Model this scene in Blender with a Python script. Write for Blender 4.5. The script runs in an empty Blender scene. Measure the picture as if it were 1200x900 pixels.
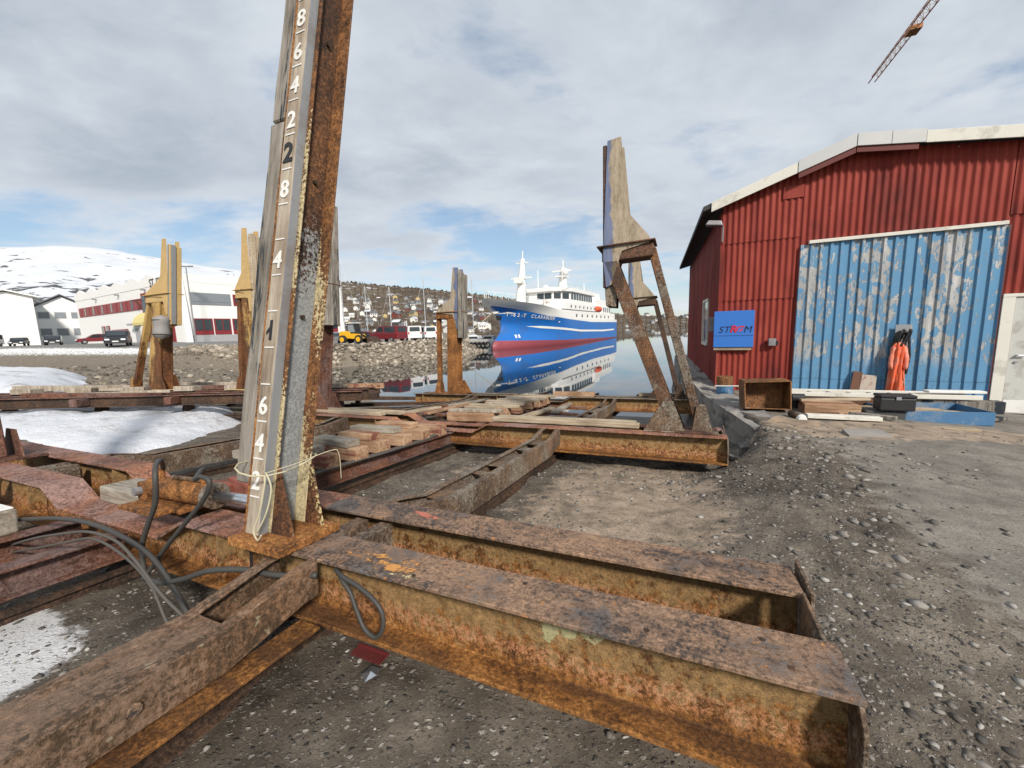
import bpy, bmesh, math, random
import numpy as np
from mathutils import Matrix, Vector, Euler
random.seed(7); RNG = np.random.default_rng(7)
sc = bpy.context.scene
COL = sc.collection
R_ = math.radians

# ------------------------------------------------------------------ camera
CW = np.array([[0.99955030, 0.02998651, 0.0], [-0.00408683, 0.13622756, -0.99066914], [-0.02970671, 0.99022364, 0.13628885]])
cam = bpy.data.cameras.new('camera'); camo = bpy.data.objects.new('camera', cam); COL.objects.link(camo)
m = Matrix(CW.tolist()).to_4x4(); m.translation = (0, 0, 1.5); camo.matrix_world = m
cam.sensor_width = 36; cam.lens = 465 / 1200 * 36; cam.clip_start = 0.05; cam.clip_end = 9000
sc.camera = camo
# ------------------------------------------------------------------ light
SUN_EL, SUN_AZ = 35.0, 157.0          # azimuth clockwise from +Y
world = bpy.data.worlds.new('World'); sc.world = world; world.use_nodes = True
SKY_STRENGTH = 0.096
sund = bpy.data.lights.new('sun', 'SUN'); suno = bpy.data.objects.new('sun', sund); COL.objects.link(suno)
sund.energy = 3.7; sund.angle = R_(7.0); sund.color = (1.0, 0.93, 0.84)
sdir = Vector((math.sin(R_(SUN_AZ)) * math.cos(R_(SUN_EL)), math.cos(R_(SUN_AZ)) * math.cos(R_(SUN_EL)), math.sin(R_(SUN_EL))))
suno.rotation_euler = sdir.to_track_quat('Z', 'Y').to_euler(); suno.location = (0, 0, 60)
sc.view_settings.view_transform = 'Standard'; sc.view_settings.look = 'None'
sc.view_settings.exposure = 0.32; sc.view_settings.gamma = 1.0; sc.view_settings.use_curve_mapping = False
sc.cycles.use_denoising = True
sc.cycles.max_bounces = 6
sc.cycles.caustics_reflective = False; sc.cycles.caustics_refractive = False

# ------------------------------------------------------------------ node helper
class G:
    def __init__(s, nt): s.nt = nt; s.n = nt.nodes; s.l = nt.links
    def node(s, t, **k):
        n = s.n.new(t)
        for a, b in k.items(): setattr(n, a, b)
        return n
    def put(s, sock, v):
        if isinstance(v, bpy.types.NodeSocket): s.l.new(v, sock)
        elif v is not None:
            if sock.type == 'RGBA' and not hasattr(v, '__len__'): v = (v, v, v, 1)
            elif sock.type == 'RGBA' and len(v) == 3: v = (*v, 1)
            elif sock.type == 'VECTOR' and not hasattr(v, '__len__'): v = (v, v, v)
            sock.default_value = v
    def math(s, op, a, b=None, c=None, clamp=False):
        n = s.node('ShaderNodeMath', operation=op, use_clamp=clamp)
        for i, v in enumerate((a, b, c)):
            if v is not None: s.put(n.inputs[i], v)
        return n.outputs[0]
    def vmath(s, op, a, b=None):
        n = s.node('ShaderNodeVectorMath', operation=op); s.put(n.inputs[0], a)
        if b is not None: s.put(n.inputs[1], b)
        return n.outputs[0]
    def noise(s, vec, scale, detail=4, rough=.6, dist=0, out=0):
        n = s.node('ShaderNodeTexNoise'); s.put(n.inputs['Vector'], vec); s.put(n.inputs['Scale'], scale)
        s.put(n.inputs['Detail'], detail); s.put(n.inputs['Roughness'], rough); s.put(n.inputs['Distortion'], dist)
        return n.outputs[out]
    def voro(s, vec, scale, feature='F1', out='Distance', rand=1.0):
        n = s.node('ShaderNodeTexVoronoi', feature=feature); s.put(n.inputs['Vector'], vec); s.put(n.inputs['Scale'], scale)
        s.put(n.inputs['Randomness'], rand); return n.outputs[out]
    def ramp(s, fac, stops, interp='LINEAR'):
        n = s.node('ShaderNodeValToRGB'); n.color_ramp.interpolation = interp; e = n.color_ramp.elements
        while len(e) < len(stops): e.new(.5)
        for el, (p, c) in zip(e, stops):
            el.position = p; el.color = (c, c, c, 1) if not hasattr(c, '__len__') else (*c, 1)
        s.put(n.inputs[0], fac); return n.outputs[0]
    def mix(s, fac, a, b, blend='MIX'):
        n = s.node('ShaderNodeMix', data_type='RGBA', blend_type=blend); s.put(n.inputs[0], fac); s.put(n.inputs[6], a); s.put(n.inputs[7], b)
        return n.outputs[2]
    def step(s, v, a, b):
        n = s.node('ShaderNodeMapRange', interpolation_type='SMOOTHSTEP'); s.put(n.inputs[0], v); s.put(n.inputs[1], a); s.put(n.inputs[2], b)
        return n.outputs[0]
    def coord(s, which='Object', scale=(1, 1, 1), rnd=True, loc=(0, 0, 0)):
        t = s.node('ShaderNodeTexCoord').outputs[which]
        if rnd:
            oi = s.node('ShaderNodeObjectInfo').outputs['Random']
            t = s.vmath('ADD', t, s.vmath('SCALE', (31., 17., 23.), None) if False else s.vscale((31., 17., 23.), oi))
        mp = s.node('ShaderNodeMapping'); s.put(mp.inputs[0], t); mp.inputs['Scale'].default_value = scale; mp.inputs['Location'].default_value = loc
        return mp.outputs[0]
    def vscale(s, v, f):
        n = s.node('ShaderNodeVectorMath', operation='SCALE'); s.put(n.inputs[0], v); s.put(n.inputs['Scale'], f); return n.outputs[0]
    def sep(s, v):
        n = s.node('ShaderNodeSeparateXYZ'); s.put(n.inputs[0], v); return n.outputs
    def attr(s, name, out='Fac'):
        n = s.node('ShaderNodeAttribute'); n.attribute_name = name; return n.outputs[out]

def material(name, fn, **kw):
    mt = bpy.data.materials.new(name); mt.use_nodes = True; nt = mt.node_tree; nt.nodes.clear(); g = G(nt)
    out = g.node('ShaderNodeOutputMaterial'); b = g.node('ShaderNodeBsdfPrincipled'); g.l.new(b.outputs[0], out.inputs[0])
    r = fn(g, **kw)                        # dict: col, rough, bump(height, strength, dist), metal, spec ...
    g.put(b.inputs['Base Color'], r['col']); g.put(b.inputs['Roughness'], r.get('rough', .8)); g.put(b.inputs['Metallic'], r.get('metal', 0.))
    g.put(b.inputs['Specular IOR Level'], r.get('spec', .3))
    if 'alpha' in r: g.put(b.inputs['Alpha'], r['alpha'])
    if 'emit' in r: g.put(b.inputs['Emission Color'], r['emit']); b.inputs['Emission Strength'].default_value = 1
    if 'trans' in r: b.inputs['Transmission Weight'].default_value = r['trans']
    if 'bump' in r:
        h, st, d = r['bump']; bn = g.node('ShaderNodeBump'); bn.inputs['Strength'].default_value = st; bn.inputs['Distance'].default_value = d
        g.put(bn.inputs['Height'], h); g.l.new(bn.outputs[0], b.inputs['Normal'])
    return mt

# ------------------------------------------------------------------ sky
def build_sky():
    nt = world.node_tree; nt.nodes.clear(); g = G(nt)
    sky = g.node('ShaderNodeTexSky', sky_type='NISHITA'); sky.sun_disc = False
    sky.sun_elevation = R_(SUN_EL); sky.sun_rotation = R_(SUN_AZ); sky.air_density = 1.0; sky.dust_density = .6; sky.ozone_density = 1.6
    d = g.node('ShaderNodeTexCoord').outputs['Generated']; x, y, z = g.sep(d)
    zz = g.math('ADD', g.math('MAXIMUM', z, 0.0), .16)
    cv = g.node('ShaderNodeCombineXYZ'); g.put(cv.inputs[0], g.math('DIVIDE', x, zz)); g.put(cv.inputs[1], g.math('DIVIDE', y, zz)); p = cv.outputs[0]
    mp = g.node('ShaderNodeMapping'); g.put(mp.inputs[0], p); mp.inputs['Location'].default_value = (1.3, 4.2, 0); mp.inputs['Rotation'].default_value = (0, 0, R_(25)); mp.inputs['Scale'].default_value = (1., 1.35, 1)
    p = mp.outputs[0]
    n1 = g.noise(p, .75, 9, .58, .35); n2 = g.noise(p, 2.6, 8, .6, .2); n3 = g.noise(g.vmath('ADD', p, (7., 3., 2.)), .5, 5, .5, .3)
    dens = g.math('ADD', g.math('MULTIPLY', n1, .72), g.math('MULTIPLY', n2, .28))
    # broken low on the horizon, nearly closed overhead
    cov = g.step(z, .02, .34)
    thr = g.math('SUBTRACT', .505, g.math('MULTIPLY', cov, .165))
    mask = g.step(g.math('SUBTRACT', dens, thr), -.03, .13)
    shade = g.step(g.math('ADD', g.math('MULTIPLY', n3, .55), g.math('MULTIPLY', n2, .45)), .30, .68)
    cc = g.mix(shade, (3.1, 3.6, 4.3), (6.1, 6.5, 6.95))
    thin = g.step(g.math('SUBTRACT', dens, thr), .02, .22)
    cc = g.mix(g.math('MULTIPLY', g.math('SUBTRACT', 1.0, thin), .6), cc, (7.0, 7.3, 7.7))
    lowz = g.step(z, .30, .0)
    cc = g.mix(g.math('MULTIPLY', lowz, .55), cc, (6.9, 7.3, 7.7))
    skyc = g.mix(.25, sky.outputs[0], (4.4, 5.9, 7.2))
    col = g.mix(g.math('MULTIPLY', mask, .95), skyc, cc)
    bg = g.node('ShaderNodeBackground'); g.put(bg.inputs[0], col); bg.inputs[1].default_value = SKY_STRENGTH
    out = g.node('ShaderNodeOutputWorld'); g.l.new(bg.outputs[0], out.inputs[0])
build_sky()

# ------------------------------------------------------------------ mesh helpers
class MB:
    def __init__(s): s.v = []; s.f = []; s.m = []
    def add(s, vs, fs, mi=0):
        o = len(s.v); s.v += [tuple(map(float, p)) for p in vs]
        for i, f in enumerate(fs):
            s.f.append([o + k for k in f]); s.m.append(mi[i] if isinstance(mi, (list, tuple)) else mi)
        return s
    def box(s, c, d, mi=0, M=None, rz=0, ry=0, rx=0, taper=1.0):
        x, y, z = d[0] / 2, d[1] / 2, d[2] / 2
        vs = [Vector((sx * x * (taper if sz > 0 else 1), sy * y * (taper if sz > 0 else 1), sz * z)) for sz in (-1, 1) for sy in (-1, 1) for sx in (-1, 1)]
        if rz or ry or rx:
            E_ = Euler((rx, ry, rz)).to_matrix(); vs = [E_ @ v for v in vs]
        vs = [v + Vector(c) for v in vs]
        if M is not None: vs = [M @ v for v in vs]
        return s.add(vs, [(0, 2, 3, 1), (4, 5, 7, 6), (0, 1, 5, 4), (2, 6, 7, 3), (0, 4, 6, 2), (1, 3, 7, 5)], mi)
    def span(s, a, b, mi=0):        # box from corner a to corner b
        return s.box([(p + q) / 2 for p, q in zip(a, b)], [abs(q - p) for p, q in zip(a, b)], mi)
    def prism(s, poly, fa, fb, mi=0):    # poly 2d; fa/fb map a 2d point to 3d for the two caps
        n = len(poly); A = [fa(*p) for p in poly]; B = [fb(*p) for p in poly]
        fs = [tuple(range(n))[::-1], tuple(range(n, 2 * n))] + [(i, (i + 1) % n, n + (i + 1) % n, n + i) for i in range(n)]
        return s.add(A + B, fs, mi)
    def loft(s, rings, mi=0, caps=True, closed=True):
        n = len(rings[0]); vs = [p for r in rings for p in r]; fs = []; ms = []
        for k in range(len(rings) - 1):
            for i in range(n if closed else n - 1):
                j = (i + 1) % n; fs.append((k * n + i, k * n + j, (k + 1) * n + j, (k + 1) * n + i)); ms.append(mi[i] if isinstance(mi, (list, tuple)) else mi)
        if caps:
            c = mi[0] if isinstance(mi, (list, tuple)) else mi
            fs += [tuple(range(n))[::-1], tuple(range((len(rings) - 1) * n, len(rings) * n))]; ms += [c, c]
        return s.add(vs, fs, ms)
    def tube(s, pts, r, n=8, mi=0, caps=True):
        pts = [Vector(p) for p in pts]; rs = r if hasattr(r, '__len__') else [r] * len(pts); rings = []; up = None
        for i, p in enumerate(pts):
            t = (pts[min(i + 1, len(pts) - 1)] - pts[max(i - 1, 0)]).normalized()
            if up is None: up = t.orthogonal().normalized()
            up = (up - t * up.dot(t)); up = up.normalized() if up.length > 1e-6 else t.orthogonal().normalized(); w = t.cross(up)
            rings.append([p + (up * math.cos(2 * math.pi * k / n) + w * math.sin(2 * math.pi * k / n)) * rs[i] for k in range(n)])
        return s.loft(rings, mi, caps)
    def bar(s, a, b, w, h, mi=0, up=(0, 0, 1)):     # rectangular bar from a to b
        a, b = Vector(a), Vector(b); t = (b - a).normalized(); u = Vector(up); u = (u - t * u.dot(t)).normalized(); q = t.cross(u)
        ring = lambda p: [p + q * w / 2 + u * h / 2, p - q * w / 2 + u * h / 2, p - q * w / 2 - u * h / 2, p + q * w / 2 - u * h / 2]
        return s.loft([ring(a), ring(b)], mi)
    def mesh(s, name, mats, smooth=False):
        me = bpy.data.meshes.new(name); me.from_pydata(s.v, [], s.f)
        for mt in (mats if isinstance(mats, (list, tuple)) else [mats]): me.materials.append(mt)
        if any(s.m): me.polygons.foreach_set('material_index', s.m)
        bm = bmesh.new(); bm.from_mesh(me); bmesh.ops.recalc_face_normals(bm, faces=bm.faces); bm.to_mesh(me); bm.free()
        if smooth: me.polygons.foreach_set('use_smooth', [True] * len(me.polygons))
        me.update(); return me
    def build(s, name, mats, parent=None, smooth=False, bevel=0, seg=1):
        o = bpy.data.objects.new(name, s.mesh(name, mats, smooth)); COL.objects.link(o)
        if parent is not None: o.parent = parent
        if bevel:
            b = o.modifiers.new('bevel', 'BEVEL'); b.width = bevel; b.segments = seg; b.limit_method = 'ANGLE'; b.angle_limit = R_(40)
        return o

def tag(o, label=None, cat=None, group=None, kind=None):
    if label: o['label'] = label
    if cat: o['category'] = cat
    if group: o['group'] = group
    if kind: o['kind'] = kind
    return o
def empty(name, loc=(0, 0, 0), rz=0, label=None, cat=None, group=None, M=None):
    o = bpy.data.objects.new(name, None); COL.objects.link(o)
    if M is not None: o.matrix_world = M
    else: o.location = loc; o.rotation_euler = (0, 0, rz)
    return tag(o, label, cat, group)
def children(o): return [c for c in bpy.data.objects if c.parent == o]
def copy_tree(o, parent=None):
    c = o.copy(); COL.objects.link(c); c.parent = parent
    for ch in children(o): copy_tree(ch, c)
    return c
def text_mesh(txt, size, depth=.004, shear=0, bold=0.0):
    cu = bpy.data.curves.new('t', 'FONT'); cu.body = txt; cu.size = size; cu.extrude = depth / 2; cu.align_x = 'CENTER'; cu.align_y = 'BOTTOM'; cu.shear = shear; cu.offset = bold
    ob = bpy.data.objects.new('t', cu); COL.objects.link(ob)
    dg = bpy.context.evaluated_depsgraph_get(); me = bpy.data.meshes.new_from_object(ob.evaluated_get(dg))
    bpy.data.objects.remove(ob); return me
def text(name, txt, size, mat, parent, M, depth=.004, shear=0, bold=0.0):
    me = text_mesh(txt, size, depth, shear, bold); me.materials.clear(); me.materials.append(mat)
    o = bpy.data.objects.new(name, me); COL.objects.link(o); o.parent = parent; o.matrix_local = M; return o
def smooth01(t): t = np.clip(t, 0, 1); return t * t * (3 - 2 * t)

# value noise in numpy for real relief
_P = RNG.permutation(4096); _V = RNG.random(4096) * 2 - 1
def vnoise(x, y):
    xi = np.floor(x).astype(int); yi = np.floor(y).astype(int); fx = x - xi; fy = y - yi; fx = fx * fx * (3 - 2 * fx); fy = fy * fy * (3 - 2 * fy)
    h = lambda a, b: _V[(_P[(a % 4096)] + b * 57) % 4096]
    return (h(xi, yi) * (1 - fx) + h(xi + 1, yi) * fx) * (1 - fy) + (h(xi, yi + 1) * (1 - fx) + h(xi + 1, yi + 1) * fx) * fy
def fbm(x, y, o=5, g=.5):
    r = 0; a = 1; t = 0
    for k in range(o): r = r + a * vnoise(x * 2 ** k + 13.7 * k, y * 2 ** k + 5.1 * k); t += a; a *= g
    return r / t

# ------------------------------------------------------------------ slipway frame: r across (right), s down the slope, h off the cradle top
SD = np.array((0.4042556, 0.91096225, -0.08200729)); SR = np.array((0.91449934, -0.40416873, 0.01840104)); SP = np.array((0.01638214, 0.08243434, 0.99646184))
SO = np.array((-0.01536644, -0.07732341, 0.56531879))
MS = Matrix(np.array([SR, SD, SP]).T.tolist()).to_4x4(); MS.translation = SO.tolist()
def sl(r, s, h=0): return MS @ Vector((r, s, h))
def slip_M(r, s, h=0, rz=0): return MS @ Matrix.Translation((r, s, h)) @ Matrix.Rotation(rz, 4, 'Z')
def rs_of(X, Y):
    dx, dy = X - SO[0], Y - SO[1]; return dx * .9147 - dy * .4042, dx * .4056 + dy * .9140

# ------------------------------------------------------------------ materials
def f_rust(g, dark=(.035, .022, .016), mid=(.12, .055, .025), hot=(.30, .11, .03), scale=1.0, paint=None, pamt=.5, pscale=2.2, grey=None, gamt=.45, bloom=None, rough=.85, streak=.25, fleck=None, zfade=None, band=None, xedge=None, gz=None, grain=1.0):
    c = g.coord(scale=(scale,) * 3); cs = g.coord(scale=(scale * 1.0, scale * 1.0, scale * streak))
    obj = g.node('ShaderNodeTexCoord').outputs['Object']; ox, oy, oz = g.sep(obj)
    a = g.noise(c, 2.0, 6, .6, .5); b = g.noise(cs, 9.0, 6, .65, .3); f = g.step(g.noise(c, 55, 6, .75, .3), .32, .68); ff = g.step(g.noise(c, 210, 3, .7), .28, .72); md = g.step(g.noise(c, 17, 7, .74, .4), .20, .80)
    v = g.math('ADD', g.math('ADD', g.math('MULTIPLY', a, .42), g.math('MULTIPLY', b, .28)), g.math('ADD', g.math('MULTIPLY', md, .16), g.math('MULTIPLY', f, .14)))
    col = g.ramp(v, [(.41, dark), (.50, tuple(m * .75 for m in mid)), (.55, mid), (.62, tuple(m * .55 + h * .45 for m, h in zip(mid, hot))), (.72, hot)])
    rg = g.ramp(v, [(.40, rough - .3), (.62, rough)])
    if grey:
        gm = g.step(g.math('ADD', g.math('ADD', g.math('MULTIPLY', g.noise(c, 1.7, 8, .65, .6), .9), g.math('MULTIPLY', md, .10)), g.math('MULTIPLY', g.math('SUBTRACT', f, .5), .14)), .58 - gamt * .2, .68 - gamt * .2)
        if gz: gm = g.math('MULTIPLY', g.step(g.math('ADD', g.math('ADD', g.math('MULTIPLY', a, .5), g.math('MULTIPLY', md, .5)), g.math('MULTIPLY', g.math('ADD', oz, .17), gz)), .40, .52), .9)
        col = g.mix(g.math('MULTIPLY', gm, .88), col, g.mix(md, tuple(x * .6 for x in grey), tuple(x * 1.4 for x in grey)))
    if paint:
        pn = g.math('ADD', g.noise(g.vmath('ADD', cs, (5., 9., 2.)), pscale, 9, .66, .3), g.math('MULTIPLY', g.math('SUBTRACT', f, .5), .10))
        if zfade: pn = g.math('SUBTRACT', pn, g.math('MULTIPLY', g.math('SUBTRACT', oz, zfade[0]), zfade[1]))
        if xedge: pn = g.math('ADD', pn, g.math('MULTIPLY', g.step(g.math('ABSOLUTE', ox), xedge[0], xedge[1]), .17))
        pm = g.step(pn, .66 - pamt * .32, .685 - pamt * .32)
        col = g.mix(pm, col, g.mix(g.math('ADD', g.math('MULTIPLY', a, .6), g.math('MULTIPLY', md, .4)), tuple(x * .62 for x in paint), tuple(min(1, x * 1.25) for x in paint)))
    if bloom:                              # flaking rust band low on the web
        n4 = g.noise(obj, 7, 6, .7); zz = g.math('ADD', oz, g.math('MULTIPLY', g.math('SUBTRACT', n4, .5), .12))
        bm_ = g.math('MULTIPLY', g.step(zz, bloom[0], bloom[0] + .04), g.step(zz, bloom[1] + .05, bloom[1]))
        tex = g.step(g.math('ADD', g.math('MULTIPLY', g.noise(g.coord(scale=(170, 80, 60)), 1, 4, .7), .65), g.math('MULTIPLY', f, .35)), .44, .60)
        col = g.mix(g.math('MULTIPLY', bm_, g.math('MULTIPLY', tex, .8)), col, g.mix(md, (.30, .115, .05), (.50, .27, .15)))
    if band:                               # darker noise patches drawn out along the foot flange
        bd = g.math('ABSOLUTE', g.math('SUBTRACT', g.math('MODULO', g.math('ADD', oy, 100.0), 1000.0), 100.0)); 
        dm = g.step(g.noise(g.coord(scale=(.5, 3, 1)), 2.2, 6, .6), .44, .58); col = g.mix(g.math('MULTIPLY', dm, .75), col, band)
    if fleck:
        fm = g.step(g.noise(c, 21, 5, .6), .655, .69); col = g.mix(g.math('MULTIPLY', fm, .8), col, fleck)
    br = g.math('ADD', 1 - .48 * grain, g.math('ADD', g.math('MULTIPLY', f, .58 * grain), g.math('MULTIPLY', ff, .42 * grain))); col = g.mix(1.0, col, br, 'MULTIPLY')
    h = g.math('ADD', g.math('ADD', g.math('MULTIPLY', f, .6), g.math('MULTIPLY', ff, .25)), g.math('MULTIPLY', md, .5))
    return dict(col=col, rough=rg, bump=(h, .6, .007), spec=.3)
def f_wood(g, a=(.20, .17, .14), b=(.36, .32, .27), grain=(1.2, 16, 16), paint=None, pamt=.4, crack=.5):
    c = g.coord(scale=grain); n = g.noise(c, 2.4, 8, .65, .6); big = g.noise(g.coord(), 1.8, 5, .6); fine = g.noise(c, 9, 4, .6)
    v = g.math('ADD', g.math('MULTIPLY', n, .6), g.math('MULTIPLY', big, .4)); col = g.ramp(v, [(.33, tuple(x * .45 for x in a)), (.45, a), (.62, b), (.75, tuple(min(1, x * 1.2) for x in b))])
    ck = g.step(fine, .36, .30); col = g.mix(g.math('MULTIPLY', ck, crack), col, (.03, .025, .02))
    if paint:
        pm = g.step(g.math('ADD', g.noise(g.coord(scale=tuple(x * .25 for x in grain)), 1.6, 8, .65, .3), g.math('MULTIPLY', g.math('SUBTRACT', fine, .5), .25)), .68 - pamt * .36, .72 - pamt * .36)
        col = g.mix(pm, col, g.mix(big, tuple(x * .7 for x in paint), paint))
    return dict(col=col, rough=.88, bump=(g.math('ADD', n, g.math('MULTIPLY', fine, .5)), .4, .006), spec=.2)
def f_plain(g, col=(.5, .5, .5), rough=.6, var=.25, scale=2.0, metal=0., dirt=None, damt=.4, spec=.4, bump=.1):
    c = g.coord(); n = g.noise(c, scale, 7, .62, .2); f = g.noise(c, scale * 14, 4, .6)
    k = g.math('ADD', g.math('MULTIPLY', n, .7), g.math('MULTIPLY', f, .3))
    cc = g.mix(k, tuple(x * (1 - var) for x in col), tuple(min(1, x * (1 + var)) for x in col))
    if dirt: cc = g.mix(g.math('MULTIPLY', g.step(g.math('ADD', n, g.math('MULTIPLY', f, .15)), .58, .72), damt), cc, dirt)
    return dict(col=cc, rough=rough, metal=metal, spec=spec, bump=(f, bump, .004))
def f_mark(g, col=(.5, .3, .1), cut=.47, sc=16.0):
    c = g.coord(); n = g.noise(c, sc, 8, .72, .6); f = g.noise(c, sc * 7, 4, .7)
    return dict(col=g.mix(f, tuple(x * .6 for x in col), tuple(min(1, x * 1.35) for x in col)), rough=.9, alpha=g.step(g.math('ADD', g.math('MULTIPLY', n, .75), g.math('MULTIPLY', f, .25)), cut, cut + .04), spec=.2)
def f_glass(g, col=(.02, .025, .03)):
    n = g.noise(g.coord(), 1.2, 3, .5); return dict(col=g.mix(n, col, tuple(x * 2.2 for x in col)), rough=.08, spec=.6)

M = {}
def mk(n, fn, **k): M[n] = material(n, fn, **k)
mk('rust_top', f_rust, dark=(.06, .048, .044), mid=(.29, .182, .118), hot=(.46, .28, .16), grey=(.10, .098, .10), gamt=.22, fleck=(.46, .20, .07), rough=.85, grain=.75)
mk('rust_top_red', f_rust, dark=(.09, .042, .028), mid=(.30, .135, .085), hot=(.48, .24, .09), grey=(.27, .17, .145), gamt=.42, rough=.9)
mk('rust_web', f_rust, dark=(.085, .036, .012), mid=(.27, .115, .030), hot=(.42, .21, .07), grey=(.25, .165, .075), gamt=.5, gz=1.3, bloom=(-.30, -.235), rough=.92, streak=.4)
mk('rust_foot', f_rust, dark=(.085, .036, .012), mid=(.26, .112, .030), hot=(.44, .22, .07), rough=.95, band=(.09, .042, .018))
mk('rust_channel', f_rust, dark=(.065, .045, .032), mid=(.165, .108, .070), hot=(.27, .155, .08), grey=(.20, .175, .14), gamt=.5, rough=.88)
mk('rust_near', f_rust, dark=(.07, .045, .026), mid=(.20, .112, .062), hot=(.33, .19, .09), grey=(.19, .125, .085), gamt=.4, fleck=(.30, .26, .18), rough=.85, grain=.7)
mk('rust_dark', f_rust, dark=(.025, .018, .014), mid=(.075, .045, .030), hot=(.16, .08, .04), rough=.9)
mk('rust_red', f_rust, dark=(.06, .028, .020), mid=(.17, .075, .048), hot=(.28, .125, .06), grey=(.15, .10, .09), gamt=.45)
mk('rust_bright', f_rust, dark=(.07, .032, .014), mid=(.26, .108, .032), hot=(.50, .235, .075), rough=.9)
mk('post_grey', f_rust, dark=(.035, .020, .014), mid=(.11, .052, .026), hot=(.28, .13, .05), paint=(.27, .28, .28), pamt=.62, pscale=1.1, streak=.3, zfade=(1.0, .16))
mk('post_cream', f_rust, dark=(.06, .030, .016), mid=(.20, .090, .036), hot=(.38, .18, .06), paint=(.50, .42, .25), pamt=.56, pscale=2.0, streak=.3, zfade=(.7, .08))
mk('gusset_rust', f_rust, dark=(.05, .024, .014), mid=(.17, .072, .03), hot=(.36, .17, .06), paint=(.50, .40, .20), pamt=.44, pscale=2.6, streak=.5)
mk('arm_yellow', f_rust, dark=(.09, .045, .022), mid=(.24, .11, .04), hot=(.40, .19, .07), paint=(.54, .37, .16), pamt=.95, pscale=1.6, grain=.5)
mk('arm_yellow_rust', f_rust, dark=(.05, .024, .013), mid=(.15, .062, .024), hot=(.34, .15, .05), paint=(.48, .31, .11), pamt=.40, pscale=1.4, zfade=(.9, -.10))
mk('arm_tan', f_rust, dark=(.18, .145, .10), mid=(.38, .31, .21), hot=(.46, .385, .28), paint=(.11, .15, .27), pamt=.14, pscale=1.7, grey=(.30, .265, .22), gamt=.35, streak=.4, xedge=(.26, .08), grain=.3)
def f_fin(g):
    o = g.node('ShaderNodeTexCoord').outputs['Object']; x, y, z = g.sep(o); ax = g.math('ABSOLUTE', x)
    c = g.coord(scale=(6, 6, .9)); n = g.noise(c, 2.2, 8, .65, .4); b = g.noise(o, 1.4, 6, .6, .5); f = g.noise(g.coord(scale=(2, 2, .5)), 30, 5, .7)
    col = g.ramp(g.math('ADD', g.math('MULTIPLY', n, .6), g.math('MULTIPLY', f, .4)), [(.34, (.16, .12, .085)), (.46, (.30, .245, .175)), (.6, (.42, .35, .26)), (.72, (.50, .44, .35))])
    blue = g.step(g.math('ADD', g.math('SUBTRACT', .20, ax), g.math('MULTIPLY', g.math('SUBTRACT', b, .5), .55)), .03, .06)
    col = g.mix(g.math('MULTIPLY', blue, .85), col, g.mix(n, (.05, .075, .17), (.15, .21, .36)))
    dk = g.step(g.math('ADD', g.noise(g.coord(scale=(3, 3, .7)), 1.6, 7, .65), g.math('MULTIPLY', f, .2)), .70, .78); col = g.mix(g.math('MULTIPLY', dk, .8), col, (.075, .045, .035))
    return dict(col=col, rough=.85, bump=(f, .3, .004))
mk('fin', f_fin)
mk('arm_brown', f_rust, dark=(.05, .030, .022), mid=(.135, .068, .042), hot=(.26, .13, .06), paint=(.24, .20, .15), pamt=.30)
mk('strut_brown', f_rust, dark=(.045, .026, .018), mid=(.15, .072, .036), hot=(.32, .16, .065), grey=(.17, .145, .115), gamt=.35)
mk('wood_grey', f_wood, a=(.17, .15, .125), b=(.34, .31, .27), grain=(9, 9, .8), paint=(.035, .042, .05), pamt=.42)
mk('wood_white', f_wood, a=(.26, .215, .165), b=(.48, .42, .34), grain=(9, 9, .8))
mk('wood_board', f_wood, a=(.25, .20, .15), b=(.46, .40, .32), grain=(9, 9, .8), paint=(.22, .09, .035), pamt=.22)
mk('wood_pale', f_wood, a=(.32, .25, .17), b=(.50, .42, .31), grain=(1.0, 14, 14))
mk('wood_block', f_wood, a=(.28, .165, .095), b=(.50, .34, .22), grain=(1.2, 12, 12), paint=(.22, .085, .06), pamt=.42)
mk('wood_blockgrey', f_wood, a=(.22, .19, .15), b=(.40, .36, .30), grain=(1.2, 12, 12), paint=(.30, .14, .09), pamt=.2)
mk('wood_red', f_wood, a=(.20, .07, .05), b=(.33, .12, .09), grain=(1.2, 12, 12))
mk('steel_bright', f_plain, col=(.62, .63, .66), rough=.22, metal=.9, var=.1)
mk('steel_grey', f_plain, col=(.30, .31, .32), rough=.5, metal=.4, var=.25, dirt=(.14, .08, .05))
mk('hose', f_plain, col=(.055, .053, .05), rough=.55, var=.3, spec=.3)
mk('hose_grey', f_plain, col=(.085, .078, .07), rough=.65, var=.3, spec=.3)
mk('rope', f_plain, col=(.48, .44, .30), rough=.95, var=.2, scale=40)
mk('white_paint', f_plain, col=(.74, .73, .70), rough=.6, var=.08, dirt=(.40, .36, .30), damt=.35)
mk('black_paint', f_plain, col=(.02, .02, .022), rough=.55, var=.3)
mk('concrete', f_plain, col=(.25, .235, .215), rough=.92, var=.4, scale=1.6, dirt=(.06, .055, .055), damt=.8, bump=.5)
mk('concrete_brown', f_plain, col=(.27, .20, .14), rough=.92, var=.35, scale=2.2, dirt=(.12, .10, .08), damt=.6, bump=.5)
mk('rubber', f_plain, col=(.018, .018, .02), rough=.75, var=.3)
mk('glass', f_glass)

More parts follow.
